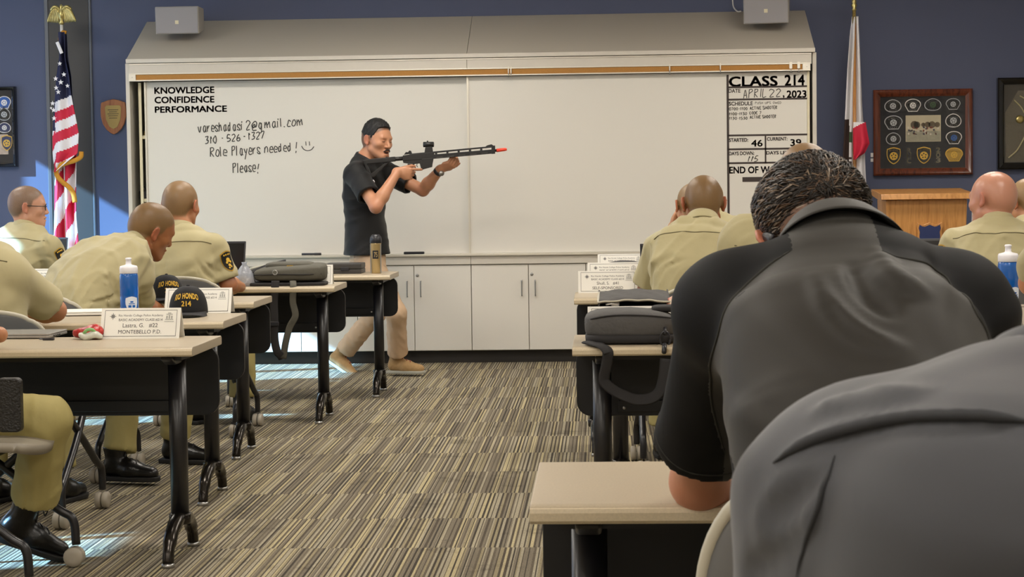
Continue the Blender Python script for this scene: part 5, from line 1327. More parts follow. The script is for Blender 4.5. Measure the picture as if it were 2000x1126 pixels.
# --- cadet leaning out from the third left table
S = dict(KH, head=at(297, 447, 8.92), hrot=rot(-52, 22, 14), hs=1.07, neck=at(262, 485, 8.84), hips=A3(-2.36, 8.44, .58), mid=A3(-2.38, 8.46, .84), shL=at(186, 508, 8.98), shR=at(268, 545, 8.66), hyaw=-42,
         elR=at(276, 600, 8.85), wrR=at(330, 610, 9.02), elL=at(200, 590, 9.15), wrL=at(250, 590, 9.2), skin=SK['p2'], seed=11, tw=1.08, td=1.08, slv=.8, wr_amp=(.010, .006),
         tall=.05, cuff=.95, knR=A3(-2.06, 8.34, .56), anR=A3(-2.09, 8.21, .115), toeR=A3(-1.92, 8.17, .06), knL=A3(-1.93, 8.72, .56), anL=A3(-1.98, 8.84, .10), toeL=A3(-1.8, 8.80, .04), hem=A3(-2.27, 8.34, .53), cmix=.55)
S['yoke'] = False; S['nose'] = .8; S['drange'] = (8.0, 9.2); S['creases_px'] = [([(214, 528), (222, 555), (229, 580)], .009), ([(166, 592), (200, 586), (228, 574)], .007), ([(190, 532), (205, 542), (217, 548)], .006), ([(150, 560), (180, 552), (210, 560)], .006)]
person('cadet in khaki uniform leaning out sideways behind the upright blue bottle', S)
# --- shaved cadet at the fourth left table
S = dict(KH, head=at(353, 399, 10.03), hrot=rot(-16, 4, 2), hs=1.09, neck=at(352, 452, 9.98), hips=A3(-2.17, 9.92, .58), mid=A3(-2.18, 9.88, .8), shL=at(288, 487, 10.05), shR=at(420, 487, 9.95), elR=at(446, 556, 9.95), wrR=at(470, 560, 10.25), elL=at(268, 556, 10.05), wrL=at(300, 552, 10.4),
         skin=SK['p1'], seed=21, tw=1.06, slv=.86, patches=[(.42, A3(.75, -.66, .0))], patches_=1)
S['patches'] = [((.42, A3(.75, -.66, .1)), 'R')]; S['drange'] = (9.4, 10.4); S['creases_px'] = [([(384, 508), (400, 532), (422, 548)], .009), ([(325, 496), (322, 520), (320, 542)], .005), ([(400, 512), (415, 526), (428, 530)], .007), ([(385, 503), (386, 520), (387, 540)], .004)]
person('shaved cadet in khaki uniform at the fourth left table, seen from behind', S)
# --- cadet with glasses
S = dict(KH, head=at(55, 402, 11.25), hrot=rot(-76, 2, 3), hs=1.05, neck=at(52, 445, 11.25), hips=A3(-3.43, 11.25, .58), mid=A3(-3.45, 11.2, .8), shR=at(98, 482, 11.12), shL=at(2, 482, 11.38), elR=at(126, 540, 11.15), wrR=at(100, 552, 11.5), elL=at(-12, 545, 11.4), wrL=at(30, 552, 11.6), hyaw=-30,
         skin=SK['p3'], seed=31, slv=.88, nose=.75)
S['patches'] = [((.40, A3(.8, -.6, .0)), 'R')]; S['drange'] = (10.7, 11.7); S['creases_px'] = [([(84, 462), (96, 482), (104, 512)], .008), ([(92, 500), (104, 506), (112, 520)], .007)]
o5 = person('pale cadet with glasses, turned in profile at the far left table', S)
def glasses(par, c, Rm, sc, base):
    L = lambda x, y, z: c + Rm @ A3(x, y, z) * sc - base
    g_ = MB()
    for q in (-1, 1):
        g_.tube([L(q * .03 + .021 * math.cos(a), .098 - .004 * abs(math.cos(a)), -.004 + .016 * math.sin(a)) for a in np.linspace(0, 2 * PI, 17)], .0022, 6)
        g_.tube(spline([L(q * .052, .094, .003), L(q * .076, .07, .004), L(q * .082, .0, .006), L(q * .081, -.02, .0), L(q * .080, -.032, -.016)], 4), .0026, 6)
    g_.tube([L(-.01, .1, .0), L(.01, .1, .0)], .0022, 6)
    f_ = g_.build('glasses', M['gun_dark'], par, True)
    for q in (-1, 1): MB().add([L(q * .03 + .020 * math.cos(a), .097, -.004 + .015 * math.sin(a)) for a in np.linspace(0, 2 * PI, 15)[:-1]], [tuple(range(14))]).build('lens', M['glass'], f_)
glasses(o5, S['head'], S['hrot'], 1.05, S['_base'])
# --- cadet with folded arms, head beyond the frame
S = dict(KH, head=at(-62, 425, 7.42), hrot=rot(-38, 8, 0), hs=1.05, neck=at(-62, 482, 7.36), hips=A3(-2.34, 7.28, .58), mid=A3(-2.36, 7.22, .82), shL=at(-140, 528, 7.4), shR=at(14, 533, 7.25), elR=at(108, 606, 7.52), wrR=at(48, 612, 7.62), elL=at(-190, 605, 7.6), wrL=at(-30, 620, 7.7), hyaw=-15,
         handR=dict(d=A3(-.9, .25, -.1), n=A3(.15, .3, -.9), side=1, curl=(30, 40, 25), sc=1.0), skin=SK['p5'], seed=41, slv=.80, slr=.073, tw=1.05, knR=A3(-2.2, 7.72, .56), knL=A3(-2.48, 7.72, .56), flare=1.12)
person('cadet in khaki uniform with arms folded on the second left table, head beyond the frame', S)
# --- cadet nearest the left edge: thigh and boot
S = dict(KH, head=A3(-2.16, 6.14, 1.27), hrot=rot(-60, 0, 0), neck=A3(-2.20, 6.12, 1.06), hips=A3(-2.17, 6.10, .59), shL=A3(-2.20, 6.30, 1.0), shR=A3(-2.20, 5.93, 1.0), hyaw=-85, elR=A3(-2.15, 5.88, .8), wrR=A3(-2.0, 5.95, .66), elL=A3(-2.22, 6.38, .80), wrL=A3(-2.02, 6.40, .78), skin=SK['p1'], seed=51,
         knL=at(140, 862, 6.34), anL=at(48, 1010, 6.42), toeL=at(92, 1098, 6.47), knR=A3(-2.02, 5.72, .56), anR=A3(-2.05, 5.68, .1), toeR=A3(-1.95, 5.6, .03), legr=1.14, footup={0: nrm(A3(.42, .0, .9))}, ht=.008, yoke=False)
o1 = person('cadet turned sideways at the nearest left table, only a thigh and boot in view', S)
# pouch on his belt
q = at(20, 790, 6.0); pb = S['_base']
MB().prism(rrect(.075, .17, .015, 4), 'y', -.02, .02).build('belt_pouch', M['leather'], o1, bev=.006).location = tuple(q - pb)
bpy.data.objects[o1.children[-1].name].rotation_euler = (0, math.radians(-14), math.radians(-20))

# --- right side
S = dict(KH, head=at(1374, 396, 8.72), hrot=rot(3, 10, 0), hs=1.08, ears=.62, neck=at(1372, 440, 8.62), hips=A3(.40, 8.5, .58), mid=A3(.39, 8.44, .82), shL=at(1288, 486, 8.66), shR=at(1462, 486, 8.66), elL=at(1264, 566, 8.72), wrL=at(1282, 575, 9.06), elR=at(1490, 566, 8.72), wrR=at(1470, 575, 9.06),
         skin=SK['p2'], seed=61, tw=1.08, slv=.9, slr=.072, drange=(8.1, 9.1), creases_px=[([(1274, 560), (1272, 536), (1282, 512), (1312, 498)], .010), ([(1290, 545), (1302, 522), (1338, 506)], .007), ([(1282, 530), (1292, 512), (1320, 500)], .006)])
person('shaved cadet in khaki uniform behind the name card 41, seen from behind', S)
S = dict(KH, head=at(1352, 402, 10.02), hrot=rot(12, 12, 4), hs=1.03, neck=at(1362, 446, 9.98), hips=A3(.5, 9.88, .58), shL=at(1302, 476, 10.0), shR=at(1424, 476, 10.0), elL=at(1300, 520, 10.28), wrL=at(1313, 446, 10.20), elR=at(1436, 530, 10.1), wrR=at(1420, 535, 10.4),
         handL=dict(d=A3(.25, -.1, .95), n=A3(.85, -.1, -.1), side=1, curl=(18, 25, 15), sc=1.0), skin=SK['p5'], seed=71, yoke=False)
o = person('cadet resting a cheek on one hand, mostly hidden behind the shaved cadet', S)
ax = nrm(S['elL'] - S['wrL']); wt = S['wrL'] + ax * .02
wb = MB().tube([wt - ax * .012 - S['_base'], wt + ax * .012 - S['_base']], .033, 14).build('watch_strap', M['steel'], o, True)
S = dict(KH, head=at(1386, 392, 11.3), hrot=rot(-4, 4, 0), hs=1.03, neck=at(1388, 424, 11.25), hips=A3(.66, 11.2, .58), shL=at(1334, 448, 11.25), shR=at(1448, 448, 11.25), skin=SK['p1'], seed=81, elL=at(1325, 500, 11.3), wrL=at(1340, 510, 11.6), elR=at(1455, 500, 11.3), wrR=at(1440, 510, 11.6), yoke=False)
person('cadet in the farthest right row, a sliver of head showing behind the shaved cadet', S)
S = dict(KH, head=at(1572, 357, 5.92), hrot=rot(0, 6, 0), hs=1.06, neck=at(1574, 434, 5.88), hips=A3(.64, 5.76, .58), shL=at(1446, 482, 5.9), shR=at(1702, 482, 5.9), skin=SK['p1'], seed=91, elL=at(1424, 600, 5.95), wrL=at(1470, 610, 6.3), elR=at(1722, 600, 5.95), wrR=at(1690, 610, 6.3), tw=1.05,
         pads=[((at(1574, 440, 5.88), at(1462, 462, 5.88)), (.05, .068), .05)])
person('cadet directly behind the black polo man, only scalp and one shoulder showing', S)
S = dict(KH, head=at(1938, 388, 9.02), hrot=rot(40, 4, 2), hs=1.1, neck=at(1948, 440, 8.98), hips=A3(1.76, 8.88, .58), mid=A3(1.76, 8.84, .8), shL=at(1868, 476, 9.02), shR=at(2026, 476, 8.94), elL=at(1846, 545, 9.05), wrL=at(1880, 560, 9.4), elR=at(2040, 550, 9.0), wrR=at(2010, 560, 9.35),
         skin=SK['p4'], seed=101, stub=.35, tw=1.05, slv=.86)
S['patches'] = [((.40, A3(-.85, -.5, .1)), 'L')]
person('bald pink-scalped cadet in khaki uniform right of the lectern', S)
S = dict(KH, head=at(2006, 393, 10.27), hrot=rot(30, 4, 0), hs=1.08, neck=at(2012, 438, 10.23), hips=A3(2.2, 10.15, .58), shL=at(1952, 470, 10.25), shR=at(2072, 470, 10.21), skin=SK['p5'], seed=111, elL=at(1940, 530, 10.3), wrL=at(1970, 545, 10.55), elR=at(2085, 530, 10.25), wrR=at(2060, 540, 10.55))
person('cadet at the right frame edge, half hidden behind the bald cadet', S)
S = dict(KH, head=at(2118, 350, 6.2), hrot=rot(10, 6, 0), neck=at(2118, 420, 6.2), hips=A3(1.55, 6.05, .58), shL=at(2058, 462, 6.25), shR=at(2190, 462, 6.2), skin=SK['p5'], seed=121, elL=at(2016, 552, 6.42), wrL=at(2070, 585, 6.6), elR=at(2210, 560, 6.4), wrR=at(2170, 590, 6.6), slv=.8, yoke=False)
person('cadet beyond the right frame edge, just one elbow showing by the blue bottle', S)

# --- man in the black polo
hb = at(1594, 469, 3.04); hrb = rot(4, 42, -9)
S = dict(head=hb, hrot=hrb, hs=1.03, ears=.8, neck=at(1640, 512, 2.86), hips=A3(.34, 2.50, .58), mid=A3(.345, 2.40, .84), shL=at(1440, 606, 2.84), shR=at(1866, 606, 2.84), elL=at(1366, 940, 3.15), wrL=at(1500, 905, 3.34), elR=at(1960, 940, 3.15), wrR=at(1800, 905, 3.34),
         skin=SK['p6'], shirt=M['black_shirt_near'], trousers=M['black_shirt'], seed=131, tw=1.14, td=1.06, slv=.74, slr=.084, flare=1.04, infl=.014, h=.006, hc=.006, wr_amp=(.006, .004), wl=.24, arm=1.12, stub=.9,
         crx=.070, cry=.064, chg=.040, cfl=.040, cdrop=.046, cmix=.15, cup=.030, collar_mat=M['black_shirt_near'], base=A3(.34, 2.5, 0), drange=(2.2, 3.0),
         pads=[((at(1640, 590, 2.82), at(1450, 616, 2.82)), (.085, .075), .06), ((at(1640, 590, 2.82), at(1850, 616, 2.82)), (.085, .075), .06), ((at(1610, 720, 2.66), at(1690, 720, 2.66)), (.10, .10), .08)],
         ridges_px=[([(1590, 540), (1620, 600), (1680, 655), (1760, 680)], .012), ([(1715, 490), (1745, 540), (1800, 570)], .013)],
         creases_px=[([(1662, 515), (1690, 560), (1735, 605)], .014), ([(1610, 580), (1650, 632), (1715, 665)], .008)],
         seam_mat=M['seam'], yoke=False, seams_px=[([(1548, 488), (1500, 520), (1450, 565), (1412, 620), (1392, 690), (1388, 760), (1400, 830), (1418, 890)], .0020), ([(1722, 490), (1790, 510), (1850, 545), (1900, 600), (1930, 660), (1945, 740)], .0020)])
ob = person('grey-haired man in a black polo bent over the nearest right table', S)
Sb = S
# sleeves of the polo take a darker material: raglan panels split along the seams
sh_o = S['_shirt']; sh_o.data.materials.append(M['sleeve_near'])
co = np.empty(len(sh_o.data.vertices) * 3); sh_o.data.vertices.foreach_get('co', co); co = co.reshape(-1, 3) + S['_base']
def pxx(P):
    v = P - CP; k = v @ FW; return 1000 + F * (v @ RT) / k, 563 - F * (v @ UP) / k
sL, sR = [q[np.argsort(q[:, 2])] for q in S['_seams']]
for p in sh_o.data.polygons:
    c_ = co[list(p.vertices)].mean(0)
    if c_[0] < np.interp(c_[2], sL[:, 2], sL[:, 0]) - .001 or c_[0] > np.interp(c_[2], sR[:, 2], sR[:, 0]) + .001: p.material_index = 1
# combed hair: many fine locks, dark with grey and brown
hair_m = mat('salt_and_pepper_hair', '#2b241f', .38, spec=.5); nt = hair_m.node_tree; at_ = nt.nodes.new('ShaderNodeAttribute'); at_.attribute_name = 'tone'
nt.links.new(ramp(nt, at_.outputs['Fac'], [(0, '#16120f'), (.45, '#2c231d'), (.62, '#5e442f'), (.8, '#8f7c68'), (1, '#b9ada0')]), nt.nodes['Principled BSDF'].inputs['Base Color'])
def locks(par, c, Rm, sc, base, n, seed):
    rs = np.random.RandomState(seed); V = []; Fc = []; tone = []
    cc = A3(0, -.012, .03); rr = A3(.0775, .099, .084)
    made = 0
    while made < n:
        d = nrm(rs.normal(size=3)); p = cc + d * rr
        hl = np.interp(p[1], [-.12, -.06, -.03, 0, .03, .06, .09], [-.062, -.060, -.04, -.005, .03, .05, .07])
        if p[2] < hl: continue
        low = np.clip((p[2] - hl) / .07, 0, 1)                    # 0 = clipped short at the nape, 1 = long on top
        if low < .3 and rs.rand() < .15: continue
        L_ = .010 + .034 * low ** 1.3; nn = nrm((p - cc) / rr ** 2)
        comb = A3(rs.normal(0, .22), -1, -.25 - .5 * (1 - low)); comb = nrm(comb - (comb @ nn) * nn)
        side = nrm(np.cross(comb, nn)); pts = []; lift = .10 + .25 * low * rs.uniform(.4, 1.3); wv = rs.uniform(-.25, .25)
        for k in range(5):
            u = k / 4; q = p + comb * L_ * u + side * L_ * wv * u * u; q = cc + nrm(q - cc) * np.linalg.norm((nrm(q - cc)) * rr) if False else q
            e_ = q - cc; s_ = 1 / math.sqrt(((e_ / rr) ** 2).sum()); q = cc + e_ * s_ + nn * (.001 + L_ * lift * math.sin(u * 2.4) * .55 + .006 * low)
            pts.append(q)
        r0 = .0007 + .0008 * low; b0 = len(V)
        for k in range(5):
            r_ = r0 * (1 - .75 * (k / 4) ** 2)
            for j in range(3): a = 2 * PI * j / 3; V.append(c + Rm @ (pts[k] + (side * math.cos(a) + nn * math.sin(a)) * r_) * sc - base)
        for k in range(4):
            for j in range(3): Fc.append((b0 + k * 3 + j, b0 + k * 3 + (j + 1) % 3, b0 + k * 3 + 3 + (j + 1) % 3, b0 + k * 3 + 3 + j))
        base_t = rs.beta(1.2, 2.4) + .18 * math.sin(p[0] * 60) * .5 + .18 * (1 - low); tone += [min(1, max(0, base_t))] * 15; made += 1
    o_ = mesh_obj('hair', V, Fc, hair_m, par, True); a_ = o_.data.attributes.new('tone', 'FLOAT', 'POINT'); a_.data.foreach_set('value', np.array(tone, np.float32)); return o_
locks(ob, hb, hrb, 1.03, Sb['_base'], 6000, 5)
line = ([-.12, -.06, -.03, .02, .05, .07, .10], [-.012, -.005, .012, .035, .05, .068, .07])
hl_o = add_local('hair_underlayer', hair_cap(*line, infl=.003, top=.004), (-.1, -.13, -.03), (.1, .11, .14), .005, hb, hrb, 1.03, M['hair_black'], ob, Sb['_base'])
L = lambda x, y, z: hb + hrb @ A3(x, y, z) * 1.03 - Sb['_base']
g_ = MB()
for q in (-1, 1): g_.tube(spline([L(q * .074, .08, .0), L(q * .084, .02, .004), L(q * .084, -.012, .006), L(q * .082, -.03, -.004), L(q * .079, -.042, -.02)], 4), .005, 8, flat=(.0035, .008))
g_.tube(spline([L(-.074, .08, .0), L(-.03, .1, -.002), L(0, .1, .0), L(.03, .1, -.002), L(.074, .08, 0)], 4), .004, 6)
g_.build('glasses', M['dark_plastic'], ob, True)
# sleeve hems
for sd in 'LR':
    sh, el, wr = Sb['_arms'][sd]; dn = nrm(el - sh); e = sh + (el - sh) * .74 - dn * .022
    a_ = nrm(np.cross(dn, A3(0, 1, 0))); b_ = np.cross(dn, a_); P = project(Sb['_C'], [e + (a_ * math.cos(q_) + b_ * math.sin(q_)) * .085 for q_ in np.linspace(0, 2 * PI, 25)])
    MB().tube(P - Sb['_base'], .0016, 5).build('seam', M['seam'], Sb['_shirt'], True)

# --- man in the charcoal shirt, nearest the lens
S = dict(head=A3(.49, 1.58, 1.30), hrot=rot(0, 10, 0), hs=1.05, neck=at(2110, 800, 1.46), hips=A3(.34, 1.35, .50), mid=A3(.345, 1.32, .80), shL=at(1656, 1020, 1.45), shR=at(2570, 1020, 1.45), elL=at(1585, 1640, 1.55), wrL=A3(.2, 1.8, .72), elR=A3(.66, 1.55, .76), wrR=A3(.5, 1.8, .72),
         skin=SK['p1'], shirt=M['grey_shirt'], trousers=M['dark_in'], seed=141, tw=1.08, td=1.03, slv=.95, slr=.084, infl=.014, wr_amp=(.005, .004), wl=.2, yoke=False, collar_mat=M['grey_shirt'], crx=.066, cry=.066, chg=.045, cfl=.026, cdrop=.035, cmix=.2, h=.009, hc=.007, seam_mat=M['grey_seam'], legs=False, drange=(.95, 1.8),
         pads=[((at(2090, 890, 1.44), at(1720, 955, 1.44)), (.075, .080), .06), ((at(1950, 1050, 1.32), at(2250, 1050, 1.32)), (.10, .10), .08)],
         ridges_px=[([(1500, 930), (1570, 870), (1650, 835), (1760, 815), (1880, 815), (2000, 828)], .005), ([(1600, 905), (1540, 960), (1480, 1020)], .009), ([(1610, 960), (1540, 1040), (1470, 1110)], .009), ([(1690, 765), (1740, 775), (1800, 770)], .008), ([(1600, 800), (1640, 790), (1690, 790)], .007)],
         creases_px=[([(1515, 935), (1580, 893), (1660, 855), (1770, 836), (1880, 835), (2000, 848)], .004), ([(1580, 935), (1530, 980), (1490, 1010)], .010), ([(1560, 1040), (1500, 1090), (1460, 1126)], .010)],
         seams_px=[([(1632, 890), (1614, 940), (1596, 995), (1575, 1060), (1558, 1126)], .0020), ([(1512, 905), (1570, 868), (1629, 845), (1700, 826), (1785, 813), (1860, 811), (1940, 815), (2020, 828)], .0045)])
og = person('man in a charcoal shirt seated nearest the lens, his shoulder filling the lower right corner', S)
S_g = S
cB = chair(.342, 2.50, 0, 'beige-rimmed chair of the man in the black polo, its edge beside the charcoal shirt')
cB.scale = (1, 1, 1.15)
# ------------------------------------------------------------------ things on the tables
TZ = .7352
def pillow(mb, c, r, e1=.35, e2=.35, nu=28, nv=18, fn=None):
    """superellipsoid: centre, radii, exponents (small = boxy)"""
    sp = lambda v, e: math.copysign(abs(v) ** e, v); V = []; Fc = []
    for j in range(nv + 1):
        ph = -PI / 2 + PI * j / nv
        for i in range(nu):
            th = 2 * PI * i / nu; p = [r[0] * sp(math.cos(ph), e1) * sp(math.cos(th), e2), r[1] * sp(math.cos(ph), e1) * sp(math.sin(th), e2), r[2] * sp(math.sin(ph), e1)]
            if fn: p = fn(*p)
            V.append((c[0] + p[0], c[1] + p[1], c[2] + p[2]))
    for j in range(nv):
        for i in range(nu): Fc.append((j * nu + i, j * nu + (i + 1) % nu, (j + 1) * nu + (i + 1) % nu, (j + 1) * nu + i))
    mb.add(V, Fc); return mb
def placard(x, y, rz, label, lines, w_=.285, h_=.105):
    t = thing('name_placard', label, 'name card', (x, y, TZ), rz, 'folded name cards on the tables')
    d = .042; th = .0018; hw = w_ / 2
    # folded card: two leaning leaves, thick enough to stand
    MB().prism([(-d, 0), (-d + th, 0), (0, h_ - th), (d - th, 0), (d, 0), (th * .5, h_), (-th * .5, h_)], 'x', -hw, hw).build('card', M['paper'], t)
    sl = math.atan2(d, h_); ny, nz = -math.cos(sl), math.sin(sl)
    def pl(u, v, lift=.0008): return ((u - .5) * w_, -d + d * v + ny * lift, h_ * v + nz * lift)
    b = MB()
    for (u0, u1, v0, v1) in ((.045, .955, .07, .085), (.045, .955, .915, .93), (.045, .050, .085, .915), (.950, .955, .085, .915)): b.add([pl(u0, v0), pl(u1, v0), pl(u1, v1), pl(u0, v1)], [(0, 1, 2, 3)])
    b.build('printed_border', M['pen_line'], t, fix=False)
    e = MB()
    for k in range(8):
        a = k * PI / 4; rr = .047 if k % 2 == 0 else .036; q = [(.15 + rr * math.cos(a), .73 + rr * 2.6 * math.sin(a)), (.15 + .017 * math.cos(a + .5), .73 + .017 * 2.6 * math.sin(a + .5)), (.15, .73), (.15 + .017 * math.cos(a - .5), .73 + .017 * 2.6 * math.sin(a - .5))]
        e.add([pl(*p) for p in q], [(0, 1, 2, 3)])
    e.build('star_emblem', M['pen_grey'], t, fix=False)
    e = MB()
    for (u0, u1, v0, v1) in ((.81, .91, .60, .63), (.82, .84, .64, .74), (.85, .87, .64, .76), (.88, .90, .64, .74), (.82, .90, .77, .80), (.84, .88, .81, .84), (.80, .92, .54, .56)): e.add([pl(u0, v0), pl(u1, v0), pl(u1, v1), pl(u0, v1)], [(0, 1, 2, 3)])
    e.build('college_emblem', mat('printed_pale', '#a9a8a2', .7) if 'pale' not in _mm else _mm['pale'], t, fix=False)
    tx = MB(); rows = ((.70, .80, .235, .765), (.565, .655, .225, .775), None, None)
    full = ('Rio Hondo College Police Academy', 'BASIC ACADEMY CLASS #214') + tuple(lines)
    for i, s in enumerate(full):
        if not s: continue
        v0, v1 = ((.70, .795), (.565, .655), (.345, .50), (.16, .285))[i]
        V, Fc, asp = text_mesh(s, .0)
        wd = {0: .56, 1: .55}.get(i, min(.6, asp * (v1 - v0) * h_ / w_ * 1.0))
        text_to(tx, s, lambda u, v: pl(.5 + (u - .5) * wd, v0 + v * (v1 - v0)), .0)
    tx.build('lettering', M['pen_line'], t, fix=False)
    return t
_mm = {}; _mm['pale'] = mat('printed_pale', '#a9a8a2', .7)
def pos(px_, py_, z=TZ): q = onz(px_, py_, z); return q[0], q[1]
x, y = pos(290, 655); placard(x, 6.80, -.03, 'white folded name card reading number 22, on the nearest left table', ('Lastra, G.   #22', 'MONTEBELLO P.D.'))
x, y = pos(387, 611); placard(x, y + .03, -.02, 'white folded name card half covered by the front black cap', ('', ''))
x, y = at(110, 560, 10.45)[:2]; placard(x, y, .0, 'white folded name card left of the leaning cadet back', ('', 'EVERETT P.D.'[:0]))
x, y = at(66, 565, 9.15)[:2]; placard(x, y, .0, 'white folded name card by the folded-arms cadet shoulder, low', ('', ''))
x, y = at(600, 552, 10.55)[:2]; placard(x, y, .05, 'white folded name card poking out right of the olive backpack', ('', ''))
x, y = pos(1187, 571.5); placard(x + .0, y + .045, .02, 'white folded name card reading number 41, first right-hand aisle seat', ('Shull, S.   #41', 'SELF-SPONSORED'))
x, y = at(1230, 650, 6.62)[:2]; placard(x, y, .0, 'white folded name card standing behind the charcoal backpack', ('', ''))
x, y = at(1200, 545, 10.42)[:2]; placard(x, y, .0, 'white folded name card directly behind number 41, under the small dark bag', ('', ''))
x, y = at(1214, 525, 11.72)[:2]; placard(x, y, .0, 'white folded name card farthest away, behind the small dark bag', ('', ''))
x, y = at(2070, 640, 6.5)[:2]; placard(x, y, .0, 'white folded name card at the right frame edge below the bottle', ('', ''))

def bottle(x, y, label):
    t = thing('water_bottle', label, 'bottle', (x, y, TZ), 0, 'blue sports bottles')
    bd = MB().lathe([(.030, 0), (.036, .003), (.0375, .01), (.0375, .088), (.0365, .092), (.0375, .096), (.0375, .170), (.036, .180), (.033, .186)], n=32).build('body', M['water'], t, True)
    MB().lathe([(.0358, .184), (.0368, .186), (.0368, .206), (.034, .214), (.014, .219), (.0115, .222), (.0105, .238), (.0125, .240), (.0125, .246), (.008, .248)], n=32).build('cap', M['bottle_white'], t, True)
    def wrap(poly, lift, cx=.5, cz=.06): return [((.0377 + lift) * math.sin(p[0] / .0377 + cx), -(.0377 + lift) * math.cos(p[0] / .0377 + cx), cz + p[1]) for p in poly]
    P = tip_poly(.052, .062); ring = np.array(P); V = []; n = len(P)
    for k in (1, .6, .25, 0.0): V += wrap([tuple(q) for q in ring * k], .0006)
    Fc = [(r_ * n + i, r_ * n + (i + 1) % n, (r_ + 1) * n + (i + 1) % n, (r_ + 1) * n + i) for r_ in range(3) for i in range(n)]
    pr = mesh_obj('shield_print', V, Fc, M['print_white'], bd, True)
    g_ = MB()
    for (x0, x1, z0, z1) in ((-.014, -.002, -.014, -.004), (.002, .014, -.014, -.004), (-.012, .012, .0, .003), (-.006, .006, .006, .012)):
        Q = [(x0 + (x1 - x0) * i / 4, z0) for i in range(5)] + [(x1 - (x1 - x0) * i / 4, z1) for i in range(5)]; g_.add(wrap(Q, .0012), [tuple(range(10))])
    g_.build('shield_detail', M['water'], pr, fix=False)
    return t
x, y = at(253, 600, 7.85)[:2]; bottle(x, y, 'blue sports bottle with a white cap and shield, on the second left table')
x, y = at(287, 590, 9.13)[:2]; bottle(x, y, 'blue sports bottle between the leaning cadet and the shaved cadet, cap hidden')
x, y = at(1969, 600, 7.76)[:2]; bb = bottle(x, y, 'blue sports bottle with a white cap at the far right, beyond the black polo sleeve'); bb.scale = (1.08, 1.08, 1.06)

def ball_cap(x, y, rz, label):
    t = thing('ball_cap', label, 'cap', (x, y, TZ), rz, 'black academy caps')
    def pt(th, ph, k=1.0):   # th around, ph up
        fr = max(0, -math.sin(th)); rx, ry, rz_ = .080 * k, (.092 + .006 * fr) * k, .112 * k
        return (rx * math.cos(th) * math.cos(ph) ** .75, ry * math.sin(th) * math.cos(ph) ** (.75 - .25 * fr), .012 + rz_ * math.sin(ph) ** (.9))
    m_ = MB(); nu, nv = 40, 14
    V = [pt(2 * PI * i / nu, PI / 2 * j / nv) for j in range(nv + 1) for i in range(nu)]
    Fc = [(j * nu + i, j * nu + (i + 1) % nu, (j + 1) * nu + (i + 1) % nu, (j + 1) * nu + i) for j in range(nv) for i in range(nu)] + [tuple(range(nu))[::-1]]
    cr = m_.add(V, Fc).build('crown', M['cap'], t, True)
    MB().lathe([(.007, .121), (.007, .127), (.003, .129)], n=12).build('button', M['cap'], cr, True)
    def br(u, v, up):
        a = -PI / 2 + (u - .5) * 2.5; ex = .072 * math.sin(PI * u) ** .55 * v
        p = pt(a, .02); q = (p[0] * (1 + .05 * v), p[1] - ex, .016 - .022 * v * (2 * u - 1) ** 2 + .004 * up - .004 * v); return q
    b_ = MB(); rounded = [[br(i / 24, j / 6, 1) for j in range(7)] for i in range(25)]; low = [[br(i / 24, j / 6, 0) for j in range(7)] for i in range(25)]
    V = [p for r_ in rounded for p in r_] + [p for r_ in low for p in r_]; n = 25 * 7; Fc = []
    for i in range(24):
        for j in range(6): a = i * 7 + j; Fc += [(a, a + 1, a + 8, a + 7), (n + a, n + a + 7, n + a + 8, n + a + 1)]
    ring = [i * 7 + 6 for i in range(25)]
    for i in range(24): Fc.append((ring[i], n + ring[i], n + ring[i + 1], ring[i + 1]))
    b_.add(V, Fc).build('brim', M['cap_brim'], t, True)
    tx = MB()
    def arc(u, v):
        q = (u - .5) * 1.5; th = -PI / 2 + 1.08 * math.sin(q) * .95; ph = .26 + .42 * math.cos(q * .95) + v * .26 - .12
        return pt(th, ph, 1.02)
    text_to(tx, 'RIO HONDO', arc, .025, 1.1)
    text_to(tx, '214', lambda u, v: pt(-PI / 2 + (u - .5) * .5, .26 + .19 * v, 1.02), .02)
    tx.build('gold_lettering', M['thread'], cr, fix=False)
    return t
x, y = pos(364, 619); ball_cap(x - .01, y + .09, .12, 'black cap lettered RIO HONDO 214 behind the number 22 name card')
x, y = at(326, 585, 9.08)[:2]; ball_cap(x, y, .35, 'second black cap, smaller and farther, beside the hidden blue bottle')

# snack bag
x, y = pos(172, 662); t = thing('snack_bag', 'small red and pale snack bag lying on the nearest left table', 'snack bag', (x, y, TZ), .15)
pillow(MB(), (0, .02, .022), (.055, .035, .022), .8, .6, fn=lambda a, b, c: (a, b, c * (1 + .25 * math.sin(60 * a)) + .004 * math.sin(90 * b + 40 * a))).build('foil_pack', M['red_foil'], t, True)
pillow(MB(), (.012, -.025, .014), (.042, .022, .014), .8, .6, fn=lambda a, b, c: (a, b, c + .004 * math.sin(110 * a))).build('wrapper', M['clear_foil'], t, True)
MB().tube(spline([(-.012, -.034, .02), (.0, -.036, .034), (.018, -.036, .036), (.03, -.034, .024)], 5), .006, 8).build('green_logo', M['green_foil'], t, True)
def flat_laptop(x, y, rz, label, m_, w_=.32, d_=.22):
    t = thing('closed_laptop', label, 'laptop', (x, y, TZ), rz)
    MB().prism(rrect(w_, d_, .012, 4), 'z', .003, .012).build('base', m_, t, bev=.002); MB().prism(rrect(w_, d_, .012, 4), 'z', .0128, .019).build('lid', m_, t, bev=.002)
    p_ = MB()
    for k in range(4): p_.box(w_ / 2 - .002, w_ / 2 + .0006, -.06 + .022 * k, -.048 + .022 * k, .005, .010)
    p_.build('ports', M['screen'], t)
    MB().box(-w_ / 2 + .02, w_ / 2 - .02, -d_ / 2 + .01, d_ / 2 - .01, 0, .003).build('feet', M['dark_plastic'], t)
    return t
